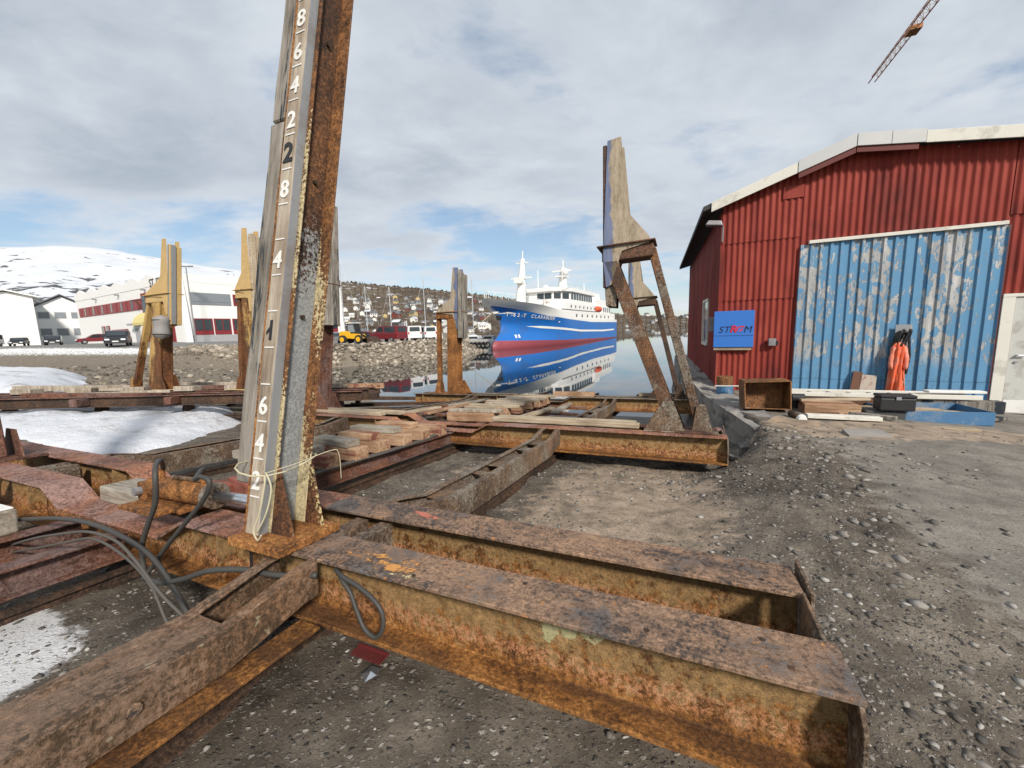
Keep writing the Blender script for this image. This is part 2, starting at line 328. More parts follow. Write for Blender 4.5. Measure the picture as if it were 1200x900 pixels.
# ground: gravel, worn asphalt, beach and quay road from painted-on zone attributes of the sheet
def f_ground(g):
    p = g.node('ShaderNodeTexCoord').outputs['Object']
    n = g.noise(p, .9, 9, .65, .3); n2 = g.noise(p, 5, 8, .68); f = g.noise(p, 60, 5, .7)
    pw = g.vmath('ADD', p, g.vscale(g.noise(p, 45, 3, .6, out=1), .035)); mpv = g.node('ShaderNodeMapping'); g.put(mpv.inputs[0], pw); mpv.inputs['Rotation'].default_value = (0, 0, .5); mpv.inputs['Scale'].default_value = (1, 1.5, 1); pw = mpv.outputs[0]
    vc = g.voro(pw, 30, out='Color'); vd = g.voro(pw, 30); vs = g.voro(pw, 85, out='Color'); vsd = g.voro(pw, 85)
    s1 = g.sep(vc); s2 = g.sep(vs)
    dirt = g.ramp(g.math('ADD', g.math('MULTIPLY', n, .5), g.math('MULTIPLY', n2, .5)), [(.36, (.036, .030, .024)), (.5, (.115, .098, .080)), (.64, (.23, .20, .165))])
    st = g.ramp(s1[0], [(0, (.045, .042, .04)), (.5, (.14, .13, .12)), (.8, (.27, .25, .225)), (1, (.42, .40, .37))])
    sm = g.math('MULTIPLY', g.step(vd, .44, .30), g.step(g.math('ADD', s1[1], g.math('MULTIPLY', n2, .6)), .80, .92))
    st2 = g.ramp(s2[0], [(0, (.04, .037, .034)), (.6, (.12, .11, .10)), (.9, (.26, .245, .22)), (1, (.40, .385, .36))])
    sm2 = g.math('MULTIPLY', g.step(vsd, .46, .34), g.step(s2[1], .45, .6))
    gr = g.mix(sm2, dirt, st2); gr = g.mix(sm, gr, st)
    # asphalt
    asp = g.ramp(g.math('ADD', g.math('MULTIPLY', n, .55), g.math('MULTIPLY', n2, .45)), [(.34, (.075, .070, .064)), (.5, (.17, .158, .142)), (.66, (.275, .255, .225))])
    asp = g.mix(g.math('MULTIPLY', g.step(s2[0], .7, .95), .5), asp, (.20, .19, .175)); asp = g.mix(g.math('MULTIPLY', g.step(f, .45, .65), .45), asp, (.055, .052, .048))
    ck = g.voro(g.vmath('ADD', p, g.vscale(g.noise(p, 1.5, 4, .6, out=1), .5)), .55, feature='DISTANCE_TO_EDGE')
    asp = g.mix(g.math('MULTIPLY', g.step(ck, .010, .002), g.math('MULTIPLY', g.step(n, .5, .62), .5)), asp, (.025, .023, .02))
    am = g.step(g.math('ADD', g.math('ADD', g.attr('asph'), g.math('MULTIPLY', g.math('SUBTRACT', n2, .5), 1.1)), g.math('MULTIPLY', g.math('SUBTRACT', f, .5), .5)), .36, .66)
    col = g.mix(am, gr, asp)
    # pinkish-ochre concrete slab showing through
    slab = g.ramp(n2, [(.35, (.13, .108, .085)), (.5, (.27, .215, .165)), (.65, (.38, .30, .235))])
    slab = g.mix(g.math('MULTIPLY', sm2, .5), slab, st2)
    sk = g.step(g.math('ADD', g.attr('slab'), g.math('MULTIPLY', g.math('SUBTRACT', n2, .5), 1.1)), .40, .62)
    col = g.mix(g.math('MULTIPLY', sk, .85), col, slab)
    # beach and quay road
    bc = g.ramp(n2, [(.3, (.09, .075, .058)), (.5, (.17, .145, .115)), (.7, (.26, .23, .19))]); bc = g.mix(sm2, bc, st2)
    col = g.mix(g.attr('beach'), col, bc)
    col = g.mix(g.attr('road'), col, g.mix(n, (.13, .13, .13), (.22, .22, .22)))
    sn = g.step(g.math('ADD', g.attr('snow'), g.math('MULTIPLY', g.math('SUBTRACT', n2, .5), .9)), .45, .58)
    col = g.mix(sn, col, (.72, .74, .78))
    wet = g.step(g.math('ADD', g.attr('wet'), g.math('MULTIPLY', g.math('SUBTRACT', n, .5), .9)), .35, .6)
    col = g.mix(g.math('MULTIPLY', wet, .55), col, g.mix(.5, col, (.0, .0, .0)))
    col = g.mix(1.0, col, (1.14, 1.11, 1.06), 'MULTIPLY')
    h = g.math('ADD', g.math('MULTIPLY', g.math('MULTIPLY', sm, g.math('SUBTRACT', .5, vd)), 1.6), g.math('ADD', g.math('MULTIPLY', g.math('MULTIPLY', sm2, g.math('SUBTRACT', .5, vsd)), .8), g.math('MULTIPLY', f, .35)))
    h = g.math('MULTIPLY', h, g.math('SUBTRACT', 1.0, g.math('MULTIPLY', am, .75)))
    return dict(col=col, rough=g.mix(wet, .92, .55), bump=(h, .8, .02), spec=.25)
mk('ground', f_ground)
def f_stone(g, tint=(1, 1, 1)):
    a = g.attr('shade', 'Fac'); n = g.noise(g.coord(rnd=False), 30, 5, .7)
    c = g.ramp(a, [(0, (.05, .046, .042)), (.5, (.15, .138, .124)), (.8, (.27, .25, .225)), (1, (.46, .44, .41))])
    c = g.mix(g.math('MULTIPLY', n, .45), c, (.10, .085, .07)); return dict(col=g.mix(1.0, c, (*tint,), 'MULTIPLY'), rough=.9, bump=(n, .4, .01))
mk('stone', f_stone)
mk('rock_bank', f_stone, tint=(1.25, 1.16, 1.02))
def f_snow(g):
    p = g.coord(rnd=False); n = g.noise(p, 1.2, 8, .6, .2); f = g.noise(p, 14, 6, .65)
    c = g.mix(g.math('ADD', g.math('MULTIPLY', n, .5), g.math('MULTIPLY', f, .5)), (.48, .51, .57), (.72, .73, .75)); d = g.step(g.math('ADD', n, g.math('MULTIPLY', g.noise(p, 38, 5, .7), .55)), .80, .98); c = g.mix(g.math('MULTIPLY', d, .7), c, (.22, .20, .18))
    return dict(col=c, rough=.75, bump=(g.math('ADD', n, g.math('MULTIPLY', f, .7)), .8, .07), spec=.3)
mk('snow', f_snow)
def f_water(g):
    p = g.node('ShaderNodeTexCoord').outputs['Object']; mp = g.node('ShaderNodeMapping'); g.put(mp.inputs[0], p); mp.inputs['Scale'].default_value = (1, .45, 1)
    n = g.noise(mp.outputs[0], .9, 5, .55); n2 = g.noise(mp.outputs[0], .12, 4, .5)
    return dict(col=(.012, .022, .028), rough=.02, spec=.7, bump=(g.math('ADD', g.math('MULTIPLY', n, .25), n2), .05, .12))
mk('water', f_water)
def f_cor(g, base=(.225, .030, .020), fade=(.30, .052, .034), dark=(.105, .015, .012), chip=(.45, .40, .36)):
    o = g.node('ShaderNodeTexCoord').outputs['Object']; c = g.coord(scale=(1, 1, .35)); n = g.noise(c, 2.2, 8, .62, .3); f = g.noise(c, 28, 5, .65); b = g.noise(o, .5, 4, .5)
    col = g.ramp(g.math('ADD', g.math('MULTIPLY', n, .6), g.math('MULTIPLY', b, .4)), [(.35, dark), (.48, base), (.65, fade)])
    ch = g.step(g.math('ADD', g.noise(g.coord(scale=(1, 1, .5)), 9, 6, .7), g.math('MULTIPLY', f, .1)), .755, .78); col = g.mix(g.math('MULTIPLY', ch, .8), col, chip)
    stv = g.step(g.noise(g.coord(scale=(16, 16, .5)), 1.0, 6, .7), .58, .72); col = g.mix(g.math('MULTIPLY', stv, .45), col, (.09, .022, .016))
    fd = g.step(g.noise(g.coord(scale=(10, 10, .35), loc=(3, 1, 0)), 1.0, 5, .6), .60, .72); col = g.mix(g.math('MULTIPLY', fd, .35), col, (.44, .12, .085))
    return dict(col=col, rough=.68, bump=(f, .12, .003), spec=.3)
mk('red_sheet', f_cor)
mk('red_sheet_side', f_cor, base=(.20, .032, .026), fade=(.25, .05, .04), dark=(.12, .018, .015))
mk('red_trim', f_plain, col=(.13, .03, .025), rough=.6)
def f_blue(g):
    o = g.node('ShaderNodeTexCoord').outputs['Object']; c = g.coord(scale=(4.5, 4.5, 1.5)); x = g.sep(o)[0]
    n = g.noise(c, 4.6, 8, .66, .2); n2 = g.noise(g.coord(scale=(9, 1, 1.1)), 1., 5, .6); f = g.noise(o, 60, 4, .6); vv = g.voro(g.coord(scale=(9, 9, 6)), 1.0, out='Color')
    band = g.math('ADD', .5, g.math('MULTIPLY', g.math('SINE', g.math('MULTIPLY', g.math('ADD', x, -.35), 6.2)), .5))
    v = g.math('ADD', g.math('ADD', g.math('MULTIPLY', n, .60), g.math('MULTIPLY', n2, .14)), g.math('ADD', g.math('MULTIPLY', band, .12), g.math('MULTIPLY', g.sep(vv)[0], .17)))
    pm = g.step(v, .535, .55)
    zc = g.sep(o)[2]; pm = g.math('MULTIPLY', pm, g.step(zc, .45, .9))
    paint = g.mix(g.math('ADD', g.math('MULTIPLY', n2, .6), g.math('MULTIPLY', f, .4)), (.07, .20, .36), (.16, .34, .51)); bare = g.ramp(g.math('ADD', g.math('MULTIPLY', n2, .6), g.math('MULTIPLY', f, .4)), [(.35, (.25, .25, .25)), (.52, (.38, .38, .375)), (.66, (.58, .58, .57))])
    col = g.mix(pm, paint, bare); edge = g.math('MULTIPLY', g.step(v, .52, .535), g.step(v, .565, .545)); col = g.mix(g.math('MULTIPLY', edge, .45), col, (.09, .10, .11))
    return dict(col=col, rough=g.mix(pm, .5, .6), metal=0.0, bump=(g.math('ADD', g.math('MULTIPLY', f, .2), g.math('SUBTRACT', 1., pm)), .3, .004))
mk('blue_door', f_blue)
mk('door_white', f_plain, col=(.50, .50, .47), rough=.6, var=.12, dirt=(.28, .25, .21), damt=.6, scale=3)
mk('fascia_white', f_plain, col=(.66, .64, .57), rough=.65, var=.15, dirt=(.30, .28, .24), damt=.5, scale=2.5)
mk('fascia_steel', f_plain, col=(.50, .50, .49), rough=.45, var=.15, metal=.3)
mk('roof_dark', f_plain, col=(.05, .05, .052), rough=.8)
mk('sign_blue', f_plain, col=(.035, .16, .52), rough=.5, var=.12)
mk('ink_black', f_plain, col=(.01, .01, .03), rough=.6)
mk('ink_red', f_plain, col=(.55, .02, .04), rough=.6)
mk('orange_suit', f_plain, col=(.72, .12, .045), rough=.75, var=.3, scale=5, dirt=(.62, .28, .20), damt=.9)
mk('suit_pink', f_plain, col=(.66, .20, .13), rough=.8, var=.3, scale=6, dirt=(.60, .34, .27), damt=.9)
mk('brown_wood', f_plain, col=(.13, .06, .035), rough=.8, var=.35)
mk('ply_white', f_plain, col=(.42, .36, .30), rough=.8, var=.3, scale=6, dirt=(.22, .06, .05), damt=.9)
mk('bucket_rust', f_rust, dark=(.07, .034, .016), mid=(.23, .105, .04), hot=(.42, .21, .08))
mk('tray_blue', f_plain, col=(.06, .16, .30), rough=.55, var=.3, scale=2.0, dirt=(.24, .25, .26), damt=.95)
mk('tray_dark', f_plain, col=(.06, .06, .06), rough=.7)

# ------------------------------------------------------------------ setting: ground sheet
WZ = -2.0
QP = np.array([(-600, 80), (-95, 48), (-55, 45), (-36, 45), (-25, 44.5), (-19, 46), (-14.5, 50), (-10.5, 58), (-7.8, 68.5), (-9, 71), (-16, 66), (-25, 75), (-29, 110), (-60, 300), (-80, 460), (-600, 460)], float)
def quay_dist(X, Y):
    d = np.full(X.shape, 1e9); inside = np.zeros(X.shape, bool); n = len(QP)
    for i in range(n):
        a, b = QP[i], QP[(i + 1) % n]; e = b - a; t = np.clip(((X - a[0]) * e[0] + (Y - a[1]) * e[1]) / (e @ e), 0, 1)
        d = np.minimum(d, np.hypot(X - a[0] - t * e[0], Y - a[1] - t * e[1]))
        c = (a[1] > Y) != (b[1] > Y); xi = a[0] + (Y - a[1]) / (b[1] - a[1] + 1e-12) * e[0]; inside ^= c & (X < xi)
    return np.where(inside, -d, d)
def quay_z(X): return .35 + .028 * np.clip(-24 - X, 0, 30)
def edge_x(Y): return np.interp(Y, [-8, 1.95, 2.9, 4, 5.8, 8.15, 10.5, 24], [1.0, 2.0, 2.45, 3.1, 3.72, 4.17, 4.97, 9.8])
def ground_z(X, Y, rough=True):
    X = np.asarray(X, float); Y = np.asarray(Y, float); r, s = rs_of(X, Y)
    Zs = .067 + .0184 * np.clip(r, -9, 2) - .082 * np.clip(s, -6, 60) - .10 * np.maximum(0, s - 8.5) + .30 * smooth01((-8.5 - r) / 3)
    Za = -.03 - .07 * np.clip(X - 5.5, 0, 4) - .5 * np.maximum(0, Y - 20)
    ex = edge_x(Y); wd = np.where(Y < 5.75, 1.5 - 1.15 * smooth01((Y - 4.3) / 1.3), .10); w = smooth01((X - (ex - wd)) / wd); Z = Zs * (1 - w) + Za * w
    d = (X + 8.7) * -.75 + (Y - 22) * -.66; Zb = np.clip(-2 + .13 * d, -6, -.35 + .004 * np.clip(d, 0, 60))
    k = smooth01((s - 8) / 6) * smooth01((-7.5 - r) / 3); k = np.maximum(k, smooth01((-17 - r) / 6)); Z = Z * (1 - k) + Zb * k
    q = quay_dist(X, Y); slp = .11 + .62 * smooth01((X + 34) / 12); zq = quay_z(X) - slp * np.maximum(q, 0)
    Z = np.where(q < 0, quay_z(X), np.maximum(Z, zq)); Z = np.maximum(Z, -6)
    if rough:
        near = np.exp(-np.hypot(X, Y - 3) / 25)
        ga = 1 - smooth01((X - ex - .3) / .8) * (Y < 12)
        Z = Z + (fbm(X * 1.1, Y * 1.1, 4) * .05 * (.35 + .65 * ga) + fbm(X * 9, Y * 9, 3) * .010 * ga) * (near + .25) * (q > 0)
    return Z
def grown(a, b, st, lo, hi, k=1.085):
    c = list(np.arange(a, b, st)); d = st; x = c[-1]
    while x < hi: d *= k; x += d; c.append(x)
    d = st; x = c[0]; L = []
    while x > lo: d *= k; x -= d; L.append(x)
    return np.array(L[::-1] + c)
def build_ground():
    xs = grown(-6, 6, .065, -600, 260); ys = grown(-.8, 8.5, .065, -60, 470); X, Y = np.meshgrid(xs, ys); Z = ground_z(X, Y); nx, ny = len(xs), len(ys)
    me = bpy.data.meshes.new('ground'); V = np.stack([X, Y, Z], -1).reshape(-1, 3)
    i = np.arange(ny - 1)[:, None] * nx + np.arange(nx - 1)[None]; F = np.stack([i, i + 1, i + nx + 1, i + nx], -1).reshape(-1, 4)
    me.vertices.add(len(V)); me.vertices.foreach_set('co', V.ravel()); me.loops.add(F.size); me.loops.foreach_set('vertex_index', F.ravel().astype(np.int32))
    me.polygons.add(len(F)); me.polygons.foreach_set('loop_start', np.arange(0, F.size, 4, dtype=np.int32)); me.polygons.foreach_set('use_smooth', np.ones(len(F), bool))
    me.update(calc_edges=True); me.validate()
    r, s = rs_of(X, Y); q = quay_dist(X, Y); ex = edge_x(Y)
    asph = smooth01((X - ex + .3) / 1.6) * (X > 0) + smooth01((-Y - 1) / 2) * 0
    slab = np.exp(-((r + .55) / .8) ** 2 - ((s - 3.9) / 1.6) ** 2) * 1.9 + 1.3 * np.exp(-((X - 5.4) / 1.9) ** 2 - ((Y - 5.35 + .15 * (X - 5)) / .55) ** 2) + .5 * np.exp(-((r + 2.6) / .5) ** 2 - ((s - 4.5) / .5) ** 2)
    beach = smooth01((s - 8) / 4) * smooth01((-7 - r) / 2); beach = np.maximum(beach, smooth01((-16.5 - r) / 3))
    road = smooth01(-q / 1.5 + .3)
    snow = np.where((X < -28) & (q > -2) & (q < 16), np.exp(-((q - 3) / 5.) ** 2) * smooth01((-30 - X) / 6) * 1.1, 0) + np.where((q < -35) & (X < -40), .55, 0)
    snow = snow * np.where(X < -28, .55, 1) + 1.0 * np.exp(-((r + 3.2) / .62) ** 2 - ((s - .62) / .36) ** 2)
    wet = 1.1 * np.exp(-((r + 2.6) / 1.6) ** 2 - ((s - 1.0) / 2.6) ** 2) + smooth01((s - 6.5) / 3) * (r > -8) * (r < 1) * .8 + .55 * np.exp(-((r + 8.0) / 1.6) ** 2 - ((s - 4.5) / 3) ** 2)
    for nm, a in (('asph', asph), ('slab', slab), ('beach', beach), ('road', road), ('snow', snow), ('wet', wet)):
        at = me.attributes.new(nm, 'FLOAT', 'POINT'); at.data.foreach_set('value', np.clip(a, 0, 1).astype(np.float32).ravel())
    me.materials.append(M['ground']); o = bpy.data.objects.new('ground', me); COL.objects.link(o); tag(o, 'dark gravel yard and slipway bed with worn asphalt', kind='structure')
build_ground()
def build_water():
    mb = MB(); mb.add([(-1500, 8, WZ), (2500, 8, WZ), (2500, 4000, WZ), (-1500, 4000, WZ)], [(0, 1, 2, 3)]); o = mb.build('water', M['water']); tag(o, 'calm mirror-like harbour water', kind='structure')
build_water()

# many small stones in one mesh
ICO = None
def ico():
    global ICO
    if ICO is None:
        bm = bmesh.new(); bmesh.ops.create_icosphere(bm, subdivisions=1, radius=1); ICO = (np.array([v.co for v in bm.verts]), np.array([[v.index for v in f.verts] for f in bm.faces])); bm.free()
    return ICO
def stones(name, pos, size, mat, flat=.6, shade=None, jit=.28):
    v0, f0 = ico(); n = len(pos); nv = len(v0)
    V = v0[None] * (1 + RNG.uniform(-jit, jit, (n, nv, 1))) * RNG.uniform(.6, 1.4, (n, 1, 3)) * np.array((1, 1, flat))
    a = RNG.uniform(0, 6.28, n); ca, sa = np.cos(a)[:, None], np.sin(a)[:, None]
    V = np.stack([V[..., 0] * ca - V[..., 1] * sa, V[..., 0] * sa + V[..., 1] * ca, V[..., 2]], -1) * size[:, None, None] + pos[:, None]
    F = (f0[None] + (np.arange(n) * nv)[:, None, None]).reshape(-1, 3)
    me = bpy.data.meshes.new(name); me.vertices.add(n * nv); me.vertices.foreach_set('co', V.ravel()); me.loops.add(F.size); me.loops.foreach_set('vertex_index', F.ravel().astype(np.int32))
    me.polygons.add(len(F)); me.polygons.foreach_set('loop_start', np.arange(0, F.size, 3, dtype=np.int32)); me.update(calc_edges=True)
    sh = np.repeat(shade if shade is not None else RNG.random(n), nv); at = me.attributes.new('shade', 'FLOAT', 'POINT'); at.data.foreach_set('value', sh.astype(np.float32))
    me.materials.append(mat); o = bpy.data.objects.new(name, me); COL.objects.link(o); return o
def scatter_gravel():
    n = 72000; u = RNG.random(n); Y = -.3 + 8.5 * u ** 1.6; X = RNG.uniform(-3.2, 6.5, n)
    r, s = rs_of(X, Y); ex = edge_x(Y); a = (X - ex)
    keep = RNG.random(n) < np.where(a > .25, .10 + .5 * np.exp(-(a - .25) / .5), np.where(r > -.2, 1.0, .38)) * np.clip(.55 + 1.5 * fbm(X * .9, Y * .9, 3), .08, 1)
    keep &= ~((Y > 5.6) & (a > -.15))
    X, Y = X[keep], Y[keep]; n = len(X); sz = .0035 + .020 * RNG.random(n) ** 5.0 + .003 * RNG.random(n); sz *= (.8 + .05 * Y)
    o = stones('gravel', np.stack([X, Y, ground_z(X, Y) + sz * .1], -1), sz, M['stone'], flat=.45, shade=RNG.random(n) ** 1.1, jit=.45)
    tag(o, 'loose grey and white gravel stones on the yard', kind='stuff')
scatter_gravel()
def bank_rocks():
    P_ = []; S_ = []
    line = QP[3:10]; seg = np.hypot(*np.diff(line, axis=0).T); cum = np.r_[0, np.cumsum(seg)]
    for k in range(2600):
        t = RNG.uniform(0, cum[-1]); i = min(np.searchsorted(cum, t, 'right') - 1, len(seg) - 1); a = line[i] + (line[i + 1] - line[i]) * (t - cum[i]) / seg[i]
        e = (line[i + 1] - line[i]) / seg[i]; nrm = np.array((e[1], -e[0])); off = RNG.uniform(-.1, 3.6); p = a + nrm * off
        z = float(ground_z(p[0], p[1], False)); P_.append((p[0], p[1], z + .03)); S_.append(.10 + .26 * RNG.random() ** 1.6)
    o = stones('revetment_rocks', np.array(P_), np.array(S_), M['rock_bank'], flat=.7, shade=RNG.uniform(.4, 1.0, len(P_)), jit=.42); tag(o, 'pale boulders of the quay bank above the water', kind='stuff')
    n = 2600; X = RNG.uniform(-34, -9, n); Y = RNG.uniform(14, 42, n); z = ground_z(X, Y, False); k = (z > -2.1) & (quay_dist(X, Y) > .3) & (rs_of(X, Y)[1] > 9); X, Y, z = X[k], Y[k], z[k]
    sz = .05 + .22 * RNG.random(len(X)) ** 3
    o = stones('beach_stones', np.stack([X, Y, z], -1), sz, M['rock_bank'], flat=.6, shade=RNG.random(len(X)) ** 1.1 * .9); tag(o, 'small stones strewn over the gravel beach', kind='stuff')
bank_rocks()
def rubble():
    n = 420; t = RNG.random(n); cx = np.interp(t, [0, .35, .6, 1], [3.45, 3.6, 3.2, 2.35]); cy = np.interp(t, [0, .35, .6, 1], [5.5, 4.7, 3.9, 2.3]); X = cx + RNG.normal(0, .28, n); Y = cy + RNG.normal(0, .25, n); sz = .008 + .038 * RNG.random(n) ** 4
    o = stones('rubble', np.stack([X, Y, ground_z(X, Y) + sz * .15], -1), sz, M['stone'], flat=.5, shade=RNG.uniform(.15, .9, n), jit=.4); tag(o, 'broken rubble along the edge of the worn asphalt', kind='stuff')
rubble()
# larger loose stones lying on the gravel
def loose_stones():
    spots = [(1.62, 1.35, .030), (1.95, 1.55, .026), (1.55, 1.72, .034), (2.15, 1.95, .045), (1.85, 2.2, .038), (2.35, 2.45, .05), (1.35, 2.05, .03), (1.25, 2.75, .05), (2.0, 2.9, .04), (1.62, 3.3, .045), (2.6, 3.3, .05), (1.9, 3.8, .055), (2.3, 4.3, .06), (1.45, 1.15, .022), (1.75, 1.02, .02), (2.6, 1.9, .035), (2.75, 2.5, .04), (3.3, 4.6, .07)]
    for i, (x, y, s) in enumerate(spots):
        o = stones('stone', np.array([(0., 0, 0)]), np.array([s * .62]), M['stone'], flat=.42, shade=np.array([RNG.uniform(.7, 1)]), jit=.34); o.location = (x, y, float(ground_z(x, y)) + s * .12)
        tag(o, 'pale loose stone lying on the gravel beside the rusty beam end', 'stone', 'loose stones on the gravel')
loose_stones()

# snow heaps
def snow_heap(name, outline, hgt, res, zfun, label, edge=.5):
    P_ = np.array(outline, float); lo = P_.min(0) - .2; hi = P_.max(0) + .2; xs = np.arange(lo[0], hi[0], res); ys = np.arange(lo[1], hi[1], res); X, Y = np.meshgrid(xs, ys)
    d = np.full(X.shape, 1e9); ins = np.zeros(X.shape, bool); n = len(P_)
    Xw = X + fbm(X * .8, Y * .8, 4) * .35 * edge; Yw = Y + fbm(X * .8 + 40, Y * .8, 4) * .35 * edge
    for i in range(n):
        a, b = P_[i], P_[(i + 1) % n]; e = b - a; t = np.clip(((Xw - a[0]) * e[0] + (Yw - a[1]) * e[1]) / (e @ e), 0, 1); d = np.minimum(d, np.hypot(Xw - a[0] - t * e[0], Yw - a[1] - t * e[1]))
        c = (a[1] > Yw) != (b[1] > Yw); ins ^= c & (Xw < a[0] + (Yw - a[1]) / (b[1] - a[1] + 1e-12) * e[0])
    d = np.where(ins, d, -d); z0 = zfun(X, Y); prof = np.clip(d / edge, 0, 1) ** .55; Z = z0 + hgt * prof * (1 + .25 * fbm(X * .7, Y * .7, 4)) + (fbm(X * 2.2, Y * 2.2, 5, .62) * .07 + np.abs(fbm(X * 5, Y * 5, 3)) * .05) * prof - .05 * (d < 0)
    idx = -np.ones(X.shape, int); keep = d > -res * 1.2; idx[keep] = np.arange(keep.sum()); mb = MB(); mb.v = [tuple(map(float, p)) for p in np.stack([X[keep], Y[keep], Z[keep]], -1)]
    for j in range(X.shape[0] - 1):
        for i in range(X.shape[1] - 1):
            q = (idx[j, i], idx[j, i + 1], idx[j + 1, i + 1], idx[j + 1, i])
            if min(q) >= 0: mb.f.append(list(map(int, q))); mb.m.append(0)
    o = mb.build(name, M['snow'], smooth=True); return tag(o, label, kind='stuff')
def rs2w(pts): return [tuple(sl(r, s, -.5))[:2] for r, s in pts]
snow_heap('snow', rs2w([(-17, 3.2), (-12, 2.6), (-8.7, 2.95), (-8.35, 4.0), (-9.6, 5.9), (-11.3, 6.6), (-13.2, 5.2), (-19, 5.0), (-19, 3.2)]), .11, .085, lambda X, Y: ground_z(X, Y, False), 'long dirty snow bank between the two slipways', edge=.42)
snow_heap('snow', [(-17.3, 13.2), (-15.9, 13.6), (-19, 17.5), (-24.5, 22.5), (-30, 24), (-36, 27), (-38, 20), (-28, 14)], .55, .3, lambda X, Y: ground_z(X, Y, False), 'snow drift on the beach at the picture edge', edge=1.2)

# ------------------------------------------------------------------ slipway: rails, cradle
LANES = (-1.765, -3.45, -4.05, -5.75)
def rail(r, s0, s1, label, h0=-.5, M_=MS):
    mb = MB(); pr = [(-.06, 0), (.06, 0), (.06, .012), (.012, .02), (.012, .065), (.032, .07), (.032, .095), (-.032, .095), (-.032, .07), (-.012, .065), (-.012, .02), (-.06, .012)]
    mb.loft([[(x, s, z) for x, z in pr] for s in np.linspace(s0, s1, 12)], 0); o = mb.build('rail', M['rust_dark'], bevel=.003); o.matrix_world = M_ @ Matrix.Translation((r, 0, h0)); tag(o, label, 'rail', 'slipway rails')
for r, w in zip(LANES, ('under the near lattice channel beam', 'right of the keel blocks', 'left of the keel blocks', 'beside the long snow bank')):
    rail(r, -2.5, 17, 'dark rusty slipway rail running down to the water ' + w)

cradle = empty('slipway_cradle', M=MS, label='long rusty steel boat cradle of crossbeams and channels on slipway rails', cat='boat cradle')
def ibeam(name, stations, sc_, parent, mats, W=.25, b=-.34, tf=.02, tw=.014):
    mb = MB(); rings = []
    for r, t in stations:
        y = sc_; rings.append([(r, y - W / 2, t), (r, y + W / 2, t), (r, y + W / 2, t - tf), (r, y + tw / 2, t - tf), (r, y + tw / 2, b + tf), (r, y + W / 2, b + tf), (r, y + W / 2, b), (r, y - W / 2, b), (r, y - W / 2, b + tf), (r, y - tw / 2, b + tf), (r, y - tw / 2, t - tf), (r, y - W / 2, t - tf)])
    mb.loft(rings, [0, 0, 1, 1, 2, 2, 2, 2, 2, 1, 1, 0]); return mb.build(name, mats, parent, bevel=.004)
ST = [(-7.95, 0), (-6.0, 0), (-4.72, 0), (-4.45, -.13), (-3.05, -.13), (-2.8, 0), (-1.2, 0), (.46, 0)]
TOPS = [M['rust_top'], M['rust_web'], M['rust_foot']]; TOPR = [M['rust_top_red'], M['rust_web'], M['rust_foot']]
BEAMS = [(1.455, 1.985), (5.47, 6.02), (10.35, 10.9)]
for bi, (a, c) in enumerate(BEAMS):
    for k, s in enumerate((a, c)):
        if bi == 0:      # the near pair is seen in two colours: reddish on the left, grey-brown on the right
            ob = ibeam('crossbeam', ST[:6] + [(-2.2, 0)], s, cradle, TOPR); ob2 = ibeam('crossbeam', [(-2.197, 0), (-.6, 0), (.46 - .02 * k, 0)], s, cradle, TOPS)
        else:
            ob = ob2 = ibeam('crossbeam', ST if bi == 1 else [(r + (.0 if r < 0 else -.15), t) for r, t in ST], s, cradle, [M['rust_top_red'] if bi == 1 else M['rust_channel'], M['rust_web'], M['rust_foot']])
        e = .455 if bi < 2 else .30
        # web stiffeners and end plate
        for r in ((-7.6, -5.0) if bi else (-7.6, -5.0, -2.45)):
            mb = MB()
            for sg in (-1, 1): mb.box((r, s + sg * .062, -.17), (.012, .10, .296))
            mb.build('stiffener', M['rust_web'], ob2 if r > -2.2 else ob)
        mb = MB(); poly = [(-.12, -.36), (-.12, -.10), (-.06, -.022), (.12, -.022), (.12, -.36)] if k == 0 else [(-.13, -.36), (-.13, .012), (.13, .03), (.13, -.36)]
        mb.prism(poly, lambda y, z: (e, s + y, z), lambda y, z: (e + .014, s + y, z)); mb.build('end_plate', M['rust_channel'], ob2, bevel=.002)
        # bolt holes with nuts on the top flange
        if bi == 0:
            for r, ys in ((.30, (-.06,)), (.24, (.05,)), (-.12, (-.05,)), (-.62, (.06,)), (-1.1, (-.07,))):
                for y in ys:
                    mb = MB(); mb.tube([(r, s + y, .0005), (r, s + y, .0025)], .010, 8); mb.build('bolt_hole', M['rust_dark'], ob2)
    # plate that closes the gap between the pair at the right-hand end
    mb = MB(); mb.prism([(a + .126, -.36), (a + .126, -.005), (c - .127, .012), (c - .127, -.36)], lambda y, z: (e - .03, y, z), lambda y, z: (e - .018, y, z)); mb.build('end_web', M['rust_channel'], cradle, bevel=.002)
    for r in ((-1.67, -1.86, -5.65, -5.84) if bi == 0 else (-1.7, -5.7)):
        mb = MB(); mb.span((r - .045, a + .127, -.20), (r + .045, c - .127, -.03)); mb.build('diaphragm', M['rust_channel'], cradle)
def channel(r, face, path, parent, mat, hw=.22, fl=.062, t=.012):
    mb = MB(); rings = []
    for s, top in path:
        b = top - hw; f = face
        rings.append([(r, s, top), (r + f * fl, s, top), (r + f * fl, s, top - t), (r + f * t, s, top - t), (r + f * t, s, b + t), (r + f * fl, s, b + t), (r + f * fl, s, b), (r, s, b)])
    mb.loft(rings, 0); return mb.build('longitudinal_channel', mat, parent, bevel=.003)
segs = [(-2.2, 1.328), (2.112, 5.343), (6.147, 10.223)]
def cpath(s0, s1, low, hi, first, last):
    p = []
    if first: p += [(s0, hi), (s0 + .08, hi), (s0 + .42, low)]
    else: p += [(s0, low)]
    p += [((s0 + s1) / 2, low)]
    if last: p += [(s1 - .42, low), (s1 - .08, hi), (s1, hi)]
    else: p += [(s1, low)]
    return p
